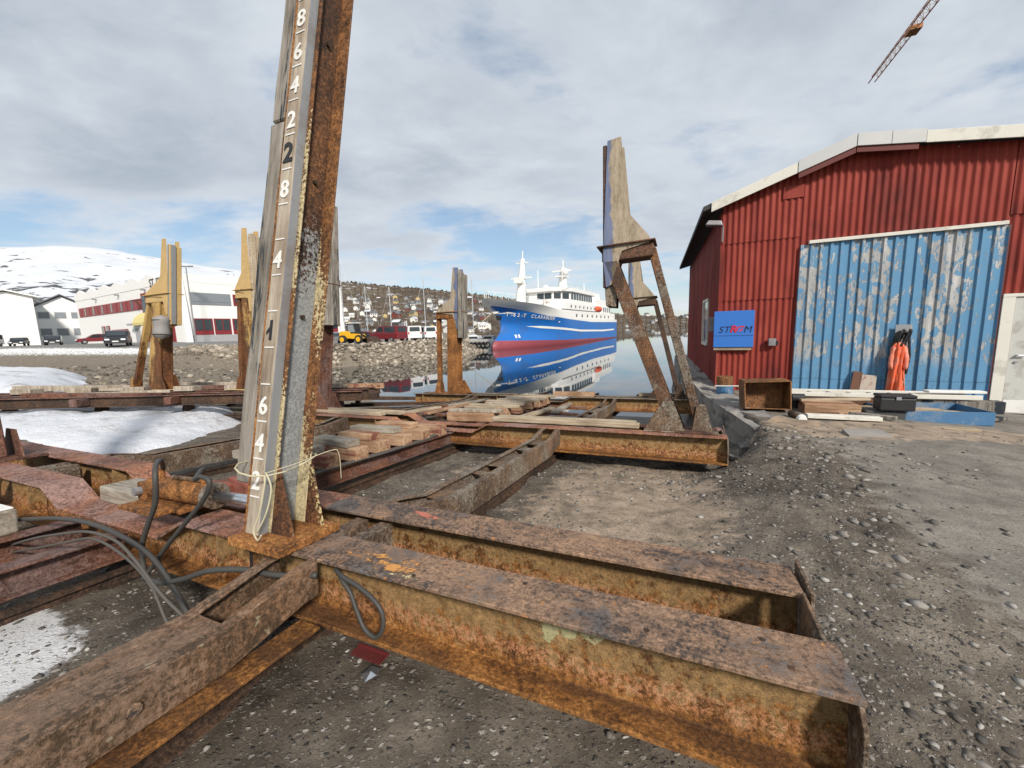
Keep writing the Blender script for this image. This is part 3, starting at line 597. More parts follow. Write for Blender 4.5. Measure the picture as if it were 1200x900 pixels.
for si, (s0, s1) in enumerate(segs):
    for rc in (-1.765, -5.75):
        p = cpath(s0, s1, -.085, -.012, si > 0, True)
        for sg in (-1, 1): channel(rc + sg * .14, -sg, p, cradle, M['rust_channel' if si else 'rust_near'], .165 if si == 0 else .22)
        # cover plates and batten plates between the two channels
        pl = {0: [(-2.2, .93)], 1: [(2.55, 3.05), (3.28, 3.36), (3.6, 4.15), (4.38, 4.5), (4.72, 4.98)], 2: [(6.6, 7.2), (7.6, 7.75), (8.2, 8.9), (9.3, 9.5)]}[si]
        for a, b in pl:
            mb = MB(); zc = -.088 if si == 0 else -.113; mb.span((rc - (.076 if si == 0 else .135), a, zc - .012), (rc + (.076 if si == 0 else .135), b, zc)); mb.build('cover_plate', M['rust_channel' if si else 'rust_near'], cradle, bevel=.002)
    for rc, f in ((-3.45, -1), (-4.05, 1)):
        p = [(s0, -.155), (s1, -.155)]
        mb = MB(); rings = []
        for s, top in p:
            b = top - .17; w = .07; rings.append([(rc - w, s, top), (rc + w, s, top), (rc + w, s, top - .014), (rc + .006, s, top - .014), (rc + .006, s, b + .014), (rc + w, s, b + .014), (rc + w, s, b), (rc - w, s, b), (rc - w, s, b + .014), (rc - .006, s, b + .014), (rc - .006, s, top - .014), (rc - w, s, top - .014)])
        mb.loft(rings, 0); mb.build('keel_girder', M['rust_red'], cradle, bevel=.003)
for a, c in BEAMS:
    for r in LANES:
        mb = MB(); mb.tube([(r - .035, (a + c) / 2, -.30), (r + .035, (a + c) / 2, -.30)], .105, 14); mb.tube([(r - .05, (a + c) / 2, -.30), (r - .035, (a + c) / 2, -.30)], .13, 14)
        w = mb.build('wheel', M['rust_dark'], cradle, bevel=.004)
        mb = MB(); mb.tube([(r - .12, (a + c) / 2, -.30), (r + .12, (a + c) / 2, -.30)], .03, 8); mb.build('axle', M['rust_dark'], w)
# bolts and lime flecks on the near channel
for x, s, h in ((-1.625, .62, -.165), (-1.625, .20, -.165)):
    mb = MB(); mb.tube([(x + .0, s, h), (x + .012, s, h)], .022, 10); mb.build('bolt', M['rust_top'], cradle, bevel=.003)
mb = MB(); mb.span((-1.66, -.2, -.275), (-1.53, 1.25, -.26)); mb.build('foot_plate', M['rust_foot'], cradle, bevel=.003)
mb = MB(); mb.span((-3.45, 1.31, 0), (-3.02, 1.60, .028)); mb.build('cylinder_mount', M['rust_bright'], cradle, bevel=.004)
# dark grating tab and slot on the web left of the numbered arm
mb = MB(); mb.span((-2.33, 1.446, -.29), (-2.30, 1.4465, -.05)); mb.build('web_slot', M['black_paint'], cradle)
# paint marks
def paint_patch(name, pts, mat, z=.0022):
    mb = MB(); mb.add([(x, y, z) for x, y in pts], [tuple(range(len(pts)))]); return mb.build(name, mat, cradle)
mk('mark_salmon', f_mark, col=(.50, .17, .12), cut=.42)
mk('mark_orange', f_mark, col=(.58, .28, .09), cut=.49)
mk('mark_cream', f_mark, col=(.58, .48, .26), cut=.49)
def blob(cx, cy, rx, ry, rot=0, n=16, j=.25):
    o = []
    for k in range(n):
        a = 6.283 * k / n; q = 1 + random.uniform(-j, j); x = rx * q * math.cos(a); y = ry * q * math.sin(a); o.append((cx + x * math.cos(rot) - y * math.sin(rot), cy + x * math.sin(rot) + y * math.cos(rot)))
    return o
paint_patch('paint_mark', blob(-1.47, 1.985, .12, .028, -.25), M['mark_salmon'])
for cx, cy, rx, ry in ((-1.42, 1.45, .13, .030), (-1.33, 1.42, .07, .02), (-1.20, 1.40, .10, .028), (-1.12, 1.36, .07, .018), (-1.17, 1.47, .05, .018)):
    paint_patch('paint_mark', blob(cx, cy, rx, ry, .1, 22, .45), M['mark_orange' if cy > 1.38 else 'mark_cream'])
def web_patch(pts, mat):
    mb = MB(); mb.add([(x, 1.4455, z) for x, z in pts], [tuple(range(len(pts)))]); return mb.build('paint_mark', mat, cradle)
mk('mark_olive', f_mark, col=(.36, .33, .18), cut=.43)
web_patch([(-.52, -.035), (-.20, -.035), (-.19, -.06), (-.22, -.085), (-.27, -.10), (-.31, -.135), (-.35, -.12), (-.40, -.14), (-.46, -.135), (-.49, -.18), (-.52, -.165)], M['mark_olive'])
web_patch([(-.60, -.03), (-.56, -.03), (-.56, -.072), (-.60, -.072)], M['black_paint'])

ORD = ['first', 'second', 'third', 'fourth', 'fifth', 'sixth', 'seventh', 'eighth', 'ninth', 'tenth']
# ------------------------------------------------------------------ timber on the cradle
def timber(name, r, s, h, size, mat, label, group, rz=0, cat='timber', tilt=0):
    mb = MB(); mb.box((0, 0, size[2] / 2), size); o = mb.build(name, mat, bevel=.012, seg=2); o.matrix_world = slip_M(r, s, h, rz) @ Matrix.Rotation(tilt, 4, 'Y'); return tag(o, label, cat, group)
for i, s in enumerate((2.62, 3.02, 3.42, 3.84, 4.26, 4.66, 5.05)):
    rz = random.uniform(-.06, .06)
    timber('keel_block', -3.78 + random.uniform(-.05, .05), s, -.155, (.80 + random.uniform(-.1, .1), .20, .15), M['wood_block'], 'reddish lower keel block, %s in the row going away from the numbered arm' % ORD[i], 'lower keel blocks of the front bay', rz)
    if i != 6: timber('keel_block', -3.86 + random.uniform(-.12, .06), s + random.uniform(-.04, .04), -.005, (.62 + random.uniform(-.1, .12), .19, .085), M['wood_blockgrey'] if i in (0, 1, 2, 4) else M['wood_block'], 'paler upper keel block lying on a reddish one, %s going away from the numbered arm' % ORD[i], 'upper keel blocks of the front bay', rz + random.uniform(-.1, .1))
for i, s in enumerate(np.arange(6.5, 10.0, .42)):
    rz = random.uniform(-.08, .08)
    timber('keel_block', -3.75 + random.uniform(-.06, .06), s, -.155, (.95, .20, .17), M['wood_block'], 'reddish lower keel block of the far bay before the ship, %s going away' % ORD[i], 'keel blocks of the far bay', rz)
    timber('keel_block', -3.7 + random.uniform(-.1, .1), s + .03, .015, (.9 + random.uniform(-.15, .2), .2, .06), M['wood_pale'] if i % 3 else M['wood_white'], 'pale plank topping a keel block of the far bay before the ship, %s going away' % ORD[i], 'planks on the far keel blocks', rz + random.uniform(-.1, .1))
timber('plank', -1.72, 5.72, .002, (2.25, .15, .07), M['wood_pale'], 'front long pale plank lying on the crossbeam with the braced arm', 'long planks on the cradle', .0)
timber('plank', -1.75, 5.92, .002, (2.2, .14, .07), M['wood_pale'], 'rear long weathered plank lying on the crossbeam with the braced arm', 'long planks on the cradle', .012)
timber('plank', -6.2, 5.62, .002, (2.3, .16, .07), M['wood_pale'], 'front long pale plank on the left end of the middle crossbeam', 'long planks on the cradle', .0)
timber('plank', -5.9, 5.88, .002, (2.2, .16, .07), M['wood_pale'], 'rear long pale plank on the left end of the middle crossbeam', 'long planks on the cradle', -.015)
timber('timber_block', -4.02, 1.66, -.13, (.62, .26, .12), M['wood_blockgrey'], 'weathered square timber beside the hydraulic cylinder', None, -.02)
timber('timber_block', -4.48, .92, -.155, (.78, .22, .16), M['wood_blockgrey'], 'pale timber with white top at the picture edge under the hoses', None, .05)
mb = MB(); mb.box((0, 0, .006), (.74, .20, .012)); o = mb.build('board', M['white_paint'], bevel=.003); o.matrix_world = slip_M(-4.48, .92, .006, .05); tag(o, 'white board on top of the timber at the picture edge', 'board')
timber('red_wedge', -3.62, 2.0, -.128, (.34, .13, .09), M['wood_red'], 'faded red wooden wedge lying on the low crossbeam, leftmost of two', 'red wedges', .25)
timber('red_wedge', -3.36, 2.09, -.128, (.34, .14, .13), M['wood_red'], 'taller faded red wooden wedge on the low crossbeam beside the numbered arm', 'red wedges', -.2)
for i, (r, s_, l, rz_, mt) in enumerate(((-5.3, 6.9, 1.5, 1.45, 'wood_pale'), (-4.9, 7.6, 1.9, 1.62, 'wood_block'), (-2.75, 7.2, 2.1, 1.52, 'wood_pale'), (-2.5, 8.4, 1.6, 1.66, 'wood_blockgrey'), (-5.1, 8.9, 1.7, 1.5, 'wood_blockgrey'))):
    timber('plank', r, s_, -.10, (l, .16, .055), M[mt], 'loose plank lying lengthwise in the cradle bays, %s by distance' % ORD[i], 'loose planks in the cradle bays', rz_)
    for q in (-.35, .35): timber('bearer', r - q * l * math.sin(rz_ - 1.5708), s_ + q * l, -.16, (.9, .07, .058), M['rust_red'], 'thin rusty bearer bar under a loose plank in the cradle bays', 'bearer bars under loose planks')
timber('plank', -.35, 10.95, .002, (1.6, .16, .09), M['wood_pale'], 'thick weathered plank on the far crossbeam by the water', 'long planks on the cradle', .02)
timber('plank', -2.8, 10.5, .002, (1.1, .3, .12), M['wood_block'], 'short stacked timber on the far crossbeam in front of the ship', None, .05)

# ------------------------------------------------------------------ arms
def wedge(mb, tri, y0, y1, mi=0): mb.prism(tri, lambda x, z: (x, y0, z), lambda x, z: (x, y1, z), mi)
def make_arm(M_, k, panel, guide, steel, label, main_top=(.06, .24), main_bot=(.30, .62), outer_bot=1.06, lean=0., top=3.9, outer=True, yoff=0, foot='gussets', strut_w=.17, steel2=None, guide_top=None, guide_bot=1.70, gw=.10, foot_mat=None, gx=(-.02, .09), br=.70, gy=.105):
    """upright boat arm: x grows outward (sign k), z up; inner guide face at x = 0"""
    root = empty('cradle_arm', M=M_, label=label, cat='cradle arm', group='upright arms of the cradles'); X = lambda x, z: k * x + lean * z * k; steel2 = steel2 or steel
    q = top - 3.9
    poly = [(.09, 1.95), (.05, 2.35), (.11, 3.90 + q), (.29, 3.92 + q), (.38, 2.92), (br - .04, 2.56), (br - .04, 2.50), (.30, 2.42), (.16, 1.98)]
    for y in (-.15, .138):
        mb = MB(); wedge(mb, [(X(x, z), z) for x, z in poly], y, y + .012); mb.build('side_panel', panel, root)
    gt = guide_top or top - .14
    for j, y in enumerate((-gy, gy)):
        mb = MB(); rings = []
        for z in np.linspace(guide_bot, gt - .04 * j, 6):
            rings.append([(X(gx[0], z), y - gw, z), (X(gx[1], z), y - gw, z), (X(gx[1], z), y + gw, z), (X(gx[0], z), y + gw, z)])
        mb.loft(rings, 0); mb.build('guide_timber', guide, root, bevel=.008)
    mb = MB(); wedge(mb, [(X(.03, 2.30), 2.30), (X(.03, 2.48), 2.48), (X(br, 2.50), 2.50), (X(br, 2.32), 2.32)], -.13, .13); mb.build('bracket', steel, root, bevel=.01)
    mb = MB(); wedge(mb, [(X(-.03, 2.49), 2.495), (X(br + .03, 2.51), 2.51), (X(br + .03, 2.525), 2.525), (X(-.03, 2.505), 2.51)], -.19, .19); mb.build('bracket_plate', steel, root)
    mb = MB(); wedge(mb, [(X(.08, 1.70), 1.70), (X(.04, 2.31), 2.31), (X(.26, 2.31), 2.31), (X(.22, 1.68), 1.68)], -.10, .10); mb.build('stub_post', steel, root, bevel=.008)
    # main post: two channel sides and a web
    a0, a1 = main_top; b0, b1 = main_bot
    mb = MB()
    for y in (-.15, .11): wedge(mb, [(X(a0, 2.30), 2.30), (X(a1, 2.30), 2.30), (X(b1, .03), .03), (X(b0, .03), .03)], y, y + .04)
    wedge(mb, [(X(a0 + .03, 2.30), 2.30), (X(a0 + .05, 2.30), 2.30), (X(b0 + .06, .03), .03), (X(b0 + .04, .03), .03)], -.12, .12); mb.build('main_post', steel2, root, bevel=.004)
    if outer:
        mb = MB()
        for y in (-.075,): wedge(mb, [(X(br - .08, 2.44), 2.44), (X(br + .03, 2.44), 2.44), (X(outer_bot + .06, .04), .04), (X(outer_bot - .06, .04), .04)], y, y + .15)
        mb.build('outer_strut', steel2, root, bevel=.01)
        mb = MB(); mb.tube([(X(br - .025, 2.43), -.11, 2.43), (X(br - .025, 2.43), .11, 2.43)], .045, 10); mb.build('pin', steel, root)
    for y in (-.17, .16):
        mb = MB(); wedge(mb, [(X(b0 - .30, .02), .02), (X(b0 - .06, .40), .40), (X(b0 + .06, .40), .40), (X(b1 + .02, .02), .02)], y, y + .014); mb.build('gusset', foot_mat or steel2, root)
        if outer:
            mb = MB(); wedge(mb, [(X(outer_bot - .10, .02), .02), (X(outer_bot - .05, .34), .34), (X(outer_bot + .06, .34), .34), (X(outer_bot + .14, .02), .02)], y * .6, y * .6 + .012); mb.build('gusset', foot_mat or steel2, root)
    mb = MB(); lo, hi = sorted((X(b0 - .3, 0), X((outer_bot if outer else b1) + .2, 0))); mb.span((lo, -.26, 0), (hi, .26, .02)); mb.build('base_plate', steel, root, bevel=.004)
    return root
# braced arm in front of the water, right of the ship
make_arm(slip_M(-1.12, 5.74, .003), 1, M['fin'], M['arm_brown'], M['arm_brown'], 'tall tan and blue upright arm on two rusty struts beside the red shed', main_top=(.06, .24), main_bot=(.90, 1.08), outer_bot=1.29, steel2=M['strut_brown'], guide_bot=1.95, gw=.03, gx=(.045, .10), foot_mat=M['rust_channel'], guide_top=3.86)
make_arm(slip_M(-1.42, 10.62, .003), 1, M['fin'], M['wood_grey'], M['rust_dark'], 'distant blue-stained upright arm seen through the struts of the braced arm', main_top=(.06, .24), main_bot=(.84, 1.0), outer_bot=1.25, top=3.55, guide_bot=1.95, gw=.03, gx=(.045, .10))
make_arm(slip_M(-6.32, 10.62, .003), -1, M['fin'], M['wood_grey'], M['rust_bright'], 'rusty upright arm with grey blue planks standing before the marina', main_top=(.16, .50), main_bot=(.12, .50), outer_bot=.86, lean=-.02, top=3.82, br=.92, strut_w=.1)
make_arm(slip_M(-6.36, 5.74, .003), -1, M['fin'], M['wood_grey'], M['rust_red'], 'dark plank-faced upright arm half hidden behind the numbered arm', main_top=(.12, .40), main_bot=(.28, .62), outer_bot=1.0, top=4.12, lean=-.02, guide_top=4.05, gw=.075, gy=.08)
LM = Matrix.Translation((Vector(SP) * .33)) @ MS
make_arm(LM @ Matrix.Translation((-12.35, 6.0, .0)), -1, M['arm_yellow'], M['arm_yellow'], M['arm_yellow'], 'yellow upright arm on rusty base in front of the white building', main_top=(.45, .80), main_bot=(.42, 1.0), outer_bot=1.95, lean=-.09, top=3.86, steel2=M['arm_yellow_rust'], gw=.065, gy=.07, br=1.15)
make_arm(LM @ Matrix.Translation((-9.78, 6.6, .0)), -1, M['arm_yellow'], M['wood_pale'], M['arm_yellow'], 'yellow upright arm peeping out left of the numbered arm', main_top=(.16, .42), main_bot=(.0, .34), outer_bot=.75, top=3.98, steel2=M['arm_yellow_rust'], gw=.065, gy=.07)
for x0, x1, y in ((.0, .035, -.149), (-.05, -.022, -.10)):
    a_ = [c for c in bpy.data.objects if c.get('label', '').startswith('yellow upright arm on rusty')][0]
    mb = MB(); mb.loft([[(-x0 + .09 * z, y, z), (-x1 + .09 * z, y, z), (-x1 + .09 * z, y + .012 + (.08 if x0 < 0 else 0), z), (-x0 + .09 * z, y + .012 + (.08 if x0 < 0 else 0), z)] for z in (1.72, 3.70)]); mb.build('edge_strip', M['steel_grey'], a_)
# only the foot of this one is in view
lf = empty('cradle_arm', M=slip_M(-6.58, 1.50, .003), label='rusty foot of the arm cut off by the picture edge', cat='cradle arm', group='upright arms of the cradles')
mb = MB(); mb.span((-.30, -.36, 0), (.28, .36, .03)); mb.build('base_plate', M['rust_red'], lf, bevel=.004)
mb = MB(); mb.prism([(-.14, .03), (.14, .03), (-.9, 3.4), (-1.18, 3.4)], lambda x, z: (x, -.12, z), lambda x, z: (x, .12, z)); mb.build('main_post', M['rust_red'], lf, bevel=.01)
for y in (-.2, .19):
    mb = MB(); wedge(mb, [(-.26, .03), (-.16, .30), (.08, .30), (.24, .03)], y, y + .012); mb.build('gusset', M['rust_red'], lf)
# grey air bag lashed to the yellow arm
bagM = LM @ Matrix.Translation((-12.33, 5.74, 1.32)); bag = empty('fender_bag', M=bagM, label='grey fender bag lashed to the yellow arm', cat='fender')
mk('bag_grey', f_plain, col=(.24, .23, .22), rough=.7, var=.2)
mb = MB(); rings = []
for z in np.linspace(0, 1, 10):
    w = .175 * (1 - abs(2 * z - 1) ** 5) ** .5 + .012 * math.sin(z * 9); rings.append([(w * 1.05 * math.cos(a) + .05 * z, w * math.sin(a), z * .62) for a in np.linspace(0, 6.283, 14, endpoint=False)])
mb.loft(rings); mb.build('bag_body', M['bag_grey'], bag, smooth=True)
for z in (.12, .48):
    mb = MB(); mb.tube([(.188 * math.cos(a) + .05 * z, .182 * math.sin(a), z) for a in np.linspace(0, 6.283, 17)], .012, 6, caps=False); mb.build('strap', M['hose'], bag)

# numbered arm close to the camera
za = Vector((.03, .13, 1)).normalized(); xa = Vector((1, 0, 0)); xa = (xa - za * xa.dot(za)).normalized(); ya = za.cross(xa)
A3 = Matrix((xa, ya, za)).transposed().to_4x4(); A3.translation = (-2.10, 1.32, .046)
post = empty('numbered_arm', M=MS @ A3, label='tall close upright arm with white draft numerals on its timber board', cat='cradle arm', group='upright arms of the cradles')
HT = 4.3
def vprism(poly, z0, z1, mi=0, mb=None):
    mb = mb or MB(); mb.prism(poly, lambda x, y: (x, y, z0), lambda x, y: (x, y, z1), mi); return mb
# steel H section: flanges across, web between
mb = MB(); vprism([(-.055, .052), (.078, .052), (.078, .064), (-.055, .064)], 0, HT, 0, mb); vprism([(-.055, .225), (.112, .225), (.112, .238), (-.055, .238)], 0, HT, 1, mb); vprism([(.018, .064), (.028, .064), (.028, .225), (.018, .225)], 0, HT, 2, mb)
mb.build('post', [M['post_cream'], M['post_cream'], M['post_grey']], post, bevel=.003)
mb = MB(); rings = []
for z in np.linspace(.0, HT, 20):
    w = .004 * math.sin(z * 5); rings.append([(-.055 + w, .0, z), (.048 + w * .5, .0, z), (.048 + w * .5, .05, z), (-.055 + w, .05, z)])
mb.loft(rings); board = mb.build('number_board', M['wood_board'], post, bevel=.004)
mb = MB(); mb.span((.0495, .003, .0), (.056, .05, HT)); mb.build('edge_strip', M['steel_grey'], board)
mb = MB(); mb.span((-.085, .012, .0), (-.058, .07, HT)); mb.build('rust_strip', M['rust_bright'], board)
for z0, z1, x in ((.25, 2.32, -.215), (2.33, HT, -.205)):
    mb = MB(); rings = []
    for z in np.linspace(z0, z1, 10):
        q = .006 * math.sin(z * 7 + x); rings.append([(x + q, .02, z), (-.092, .02, z), (-.092, .14, z), (x + q, .14, z)])
    mb.loft(rings); mb.build('guide_timber', M['wood_grey'], post, bevel=.008)
# gussets and foot
for y, w, x0 in ((.051, .17, .077), (.226, .15, .111)):
    mb = MB(); mb.prism([(x0, .0), (x0, .36), (x0 + .012, .36), (x0 + w, .02), (x0 + w, 0)], lambda x, z: (x, y, z), lambda x, z: (x, y + .014, z)); mb.build('gusset', M['gusset_rust'], post, bevel=.002)
mb = MB(); mb.prism([(-.065, .0), (-.065, .16), (-.12, 0)], lambda x, z: (x, .055, z), lambda x, z: (x, .068, z)); mb.build('gusset', M['rust_bright'], post)
plate = MB(); plate.span((-.09, -.07, -.045), (.31, .30, -.0)); pb = plate.build('base_plate', M['rust_bright'], post, bevel=.005); pb.matrix_local = A3.inverted() @ Matrix.Translation((-2.10, 1.32, .047))
XZ = Matrix.Rotation(R_(90), 4, 'X')
NUM = [(.2, '2'), (.4, '4'), (.6, '6'), (1.0, '1'), (1.4, '4'), (1.8, '8'), (2.0, '2'), (2.2, '2'), (2.4, '4'), (2.6, '6'), (2.8, '8'), (3.0, '3')]
for z, t in NUM:
    blk = z in (1.0, 2.0); text('numeral', t, .135 if not blk else .155, M['black_paint' if blk else 'white_paint'], board, Matrix.Translation((-.004, -.003, z + .012)) @ XZ, .004, 0, .0022 if not blk else (.004 if t != '1' else .0015))
    mb = MB(); mb.span((-.040, -.004, z - .003), (.032, -.0005, z + .004)); mb.build('draft_mark', M['white_paint'], board)
mb = MB(); mb.prism([(-.022, 1.083), (-.036, 1.070), (-.036, 1.088), (-.012, 1.114), (-.004, 1.114)], lambda x, z: (x, -.0052, z), lambda x, z: (x, -.001, z)); mb.build('numeral', M['black_paint'], board)
for z in (.8, 1.2, 1.6):
    mb = MB(); mb.span((-.040, -.004, z - .003), (.032, -.0005, z + .004)); mb.build('draft_mark', M['white_paint'], board)
# bolts in the web
for z in (2.0, 2.85, 1.2):
    mb = MB(); mb.tube([(.028, .15, z), (.044, .15, z)], .013, 6); mb.build('bolt', M['rust_dark'], post)

# hydraulic cylinder that shifts the arm
cyl = empty('hydraulic_cylinder', M=slip_M(-3.2, 1.50, .11), label='rusty hydraulic cylinder with bright rod behind the hoses', cat='cylinder')
mb = MB(); mb.tube([(-.22, 0, -.005), (.0, 0, 0), (.45, 0, .012)], .072, 18); mb.build('barrel', M['rust_bright'], cyl, smooth=False, bevel=.004)
mb = MB(); mb.tube([(.44, 0, .012), (.50, 0, .012)], .082, 18); mb.build('gland', M['rust_channel'], cyl, bevel=.004)
mb = MB(); mb.tube([(.50, 0, .012), (1.02, 0, .03)], .034, 16); mb.build('rod', M['steel_bright'], cyl, smooth=True)
mb = MB(); mb.tube([(1.05, -.10, .03), (1.05, .10, .03)], .028, 12); mb.build('pin', M['wood_pale'], cyl)
mb = MB(); mb.box((-.24, 0, -.03), (.10, .14, .13)); mb.build('clevis', M['rust_bright'], cyl, bevel=.006)
mb = MB(); mb.tube([(-.24, -.11, -.02), (-.24, .11, -.02)], .03, 10); mb.build('pin', M['steel_grey'], cyl)
for x in (-.12, .36):
    mb = MB(); mb.tube([(x, 0, .06), (x, 0, .14)], .02, 8); mb.build('port', M['rust_bright'], cyl)
mb = MB(); mb.tube([(.02, 0, .085), (.36, 0, .095)], .014, 8); mb.build('pipe', M['rust_channel'], cyl)
mb = MB(); mb.box((.03, 0, -.09), (.5, .2, .03)); mb.build('saddle', M['rust_bright'], cyl, bevel=.003)

def spline(pts, n=8):
    pts = [Vector(p) for p in pts]; out = []
    for i in range(len(pts) - 1):
        p0, p1, p2, p3 = pts[max(i - 1, 0)], pts[i], pts[i + 1], pts[min(i + 2, len(pts) - 1)]
        for k in range(n):
            t = k / n; out.append(.5 * ((2 * p1) + (p2 - p0) * t + (2 * p0 - 5 * p1 + 4 * p2 - p3) * t * t + (3 * p1 - p0 - 3 * p2 + p3) * t ** 3))
    return out + [pts[-1]]
def hose(pts, r, mat, label, cat='hose', name='hose', group='hydraulic hoses'):
    mb = MB(); mb.tube(spline(pts), r, 8); o = mb.build(name, mat, smooth=True); o.matrix_world = MS; return tag(o, label, cat, group)
hose([(-2.84, 1.5, .25), (-2.62, 1.38, .33), (-2.44, 1.25, .33), (-2.33, 1.22, .36), (-2.26, 1.22, .34), (-2.32, 1.22, .24), (-2.52, 1.22, .07), (-2.7, 1.22, -.08), (-2.85, 1.22, -.22), (-2.93, 1.20, -.31)], .013, M['hose'], 'grey hydraulic hose arching from the cylinder rod end down the beam')
hose([(-3.30, 1.5, .24), (-3.1, 1.4, .34), (-2.85, 1.26, .36), (-2.77, 1.22, .31), (-2.79, 1.22, .16), (-2.88, 1.22, .02), (-2.96, 1.22, -.12), (-2.96, 1.22, -.26), (-2.88, 1.2, -.30), (-2.76, 1.15, -.24), (-2.63, 1.15, -.24), (-2.4, 1.15, -.17), (-2.17, 1.15, -.08), (-1.98, 1.20, -.06), (-1.80, 1.24, -.07), (-1.6, 1.30, -.06)], .014, M['hose'], 'thick dark hydraulic hose looping down and along the beam side')
hose([(-1.52, 1.34, -.035), (-1.44, 1.30, -.03), (-1.33, 1.285, -.045), (-1.24, 1.28, -.08), (-1.19, 1.28, -.13), (-1.19, 1.28, -.20), (-1.23, 1.28, -.25), (-1.29, 1.28, -.23), (-1.34, 1.285, -.16), (-1.38, 1.29, -.09), (-1.44, 1.30, -.045), (-1.52, 1.35, -.04)], .010, M['hose'], 'dark green-grey hose hanging in a loop on the near beam')
hose([(-4.6, 1.0, -.34), (-4.25, 1.0, -.27), (-3.69, 1.0, -.11), (-3.27, 1.0, -.01), (-2.96, 1.0, .05), (-2.73, 1.02, .03), (-2.53, 1.02, -.05), (-2.34, 1.02, -.16), (-2.2, 1.05, -.27), (-2.05, 1.08, -.38), (-1.95, 1.1, -.46)], .0075, M['hose_grey'], 'upper pale hose of the bundle sagging from the picture edge')
hose([(-4.6, 1.0, -.40), (-4.27, 1.0, -.32), (-3.64, 1.0, -.16), (-3.22, 1.0, -.05), (-2.91, 1.0, .02), (-2.65, 1.02, -.04), (-2.42, 1.02, -.14), (-2.26, 1.0, -.26), (-2.1, 1.0, -.40), (-2.02, 1.02, -.48)], .0065, M['hose_grey'], 'lower pale hose of the bundle sagging from the picture edge')
hose([(-4.7, 1.08, -.20), (-4.43, 1.08, -.14), (-3.98, 1.08, -.06), (-3.6, 1.10, -.01), (-3.26, 1.12, .0), (-2.96, 1.14, -.04), (-2.7, 1.15, -.11), (-2.5, 1.15, -.24), (-2.35, 1.15, -.38), (-2.25, 1.15, -.48)], .014, M['hose'], 'thick brown-black hose above the bundle in front of the crossbeam')
for dr, lab in ((.0, 'first of three thin cables lying along the keel girder'), (.035, 'second of three thin cables lying along the keel girder'), (.07, 'third of three thin cables lying along the keel girder')):
    hose([(-3.42 + dr, 2.15, -.14), (-3.44 + dr, 3.0, -.14), (-3.42 + dr, 3.9, -.14), (-3.46 + dr, 4.7, -.14), (-3.50 + dr, 5.3, -.10)], .009, M['hose_grey'], lab, 'cable', 'cable', 'cables on the keel girder')
# rope round the numbered arm
rp = []
for k in range(17):
    a = 6.283 * k / 16; rp.append((-2.06 + .16 * math.cos(a), 1.46 + .21 * math.sin(a), .40 + .02 * math.sin(a * 2)))
mb = MB(); mb.tube(rp, .0045, 6); mb.tube(spline([(-1.93, 1.29, .40), (-1.90, 1.27, .36), (-1.93, 1.26, .22), (-1.97, 1.25, .12), (-1.93, 1.24, .08), (-1.90, 1.24, .11)]), .0045, 6); mb.tube(spline([(-1.93, 1.29, .40), (-1.87, 1.26, .41), (-1.84, 1.26, .34), (-1.87, 1.25, .22), (-1.93, 1.24, .12)]), .0045, 6); mb.tube(spline([(-1.93, 1.30, .40), (-1.85, 1.40, .43), (-1.78, 1.56, .47), (-1.76, 1.60, .45), (-1.77, 1.62, .30)]), .0022, 5)
o = mb.build('rope', M['rope'], smooth=True); o.matrix_world = MS; tag(o, 'pale yellow rope tied round the foot of the numbered arm', 'rope')

# litter under the near beam
mk('red_plastic', f_plain, col=(.13, .022, .022), rough=.6)
cz = lambda r, s, up=.0: ground_z(*sl(r, s, -.5).xy) + up
def on_ground(name, r, s, rz=0, up=0):
    p = sl(r, s, -.5); return Matrix.Translation((p.x, p.y, float(ground_z(p.x, p.y)) + up)) @ Matrix.Rotation(rz, 4, 'Z')
rk = empty('plastic_grate', M=on_ground('g', -1.42, 1.46, -.4, .012) @ Matrix.Scale(.62, 4), label='red plastic comb-like grate lying under the near beam', cat='grate')
mb = MB(); mb.box((0, 0, .01), (.30, .02, .02)); mb.build('spine', M['red_plastic'], rk)
for i in range(12):
    mb = MB(); mb.box((-.14 + i * .0255, -.05, .008), (.009, .10, .012)); mb.build('tooth', M['red_plastic'], rk)
mb = MB(); mb.add([(0, 0, .004), (.05, .01, .014), (.07, .05, .004), (.03, .07, .016), (-.02, .05, .004), (.025, .035, .02)], [(0, 1, 5), (1, 2, 5), (2, 3, 5), (3, 4, 5), (4, 0, 5)])
o = mb.build('foil_scrap', M['steel_bright']); o.matrix_world = on_ground('f', -1.30, 1.28, .3, .012); tag(o, 'crumpled silver foil scrap on the dark gravel', 'foil')

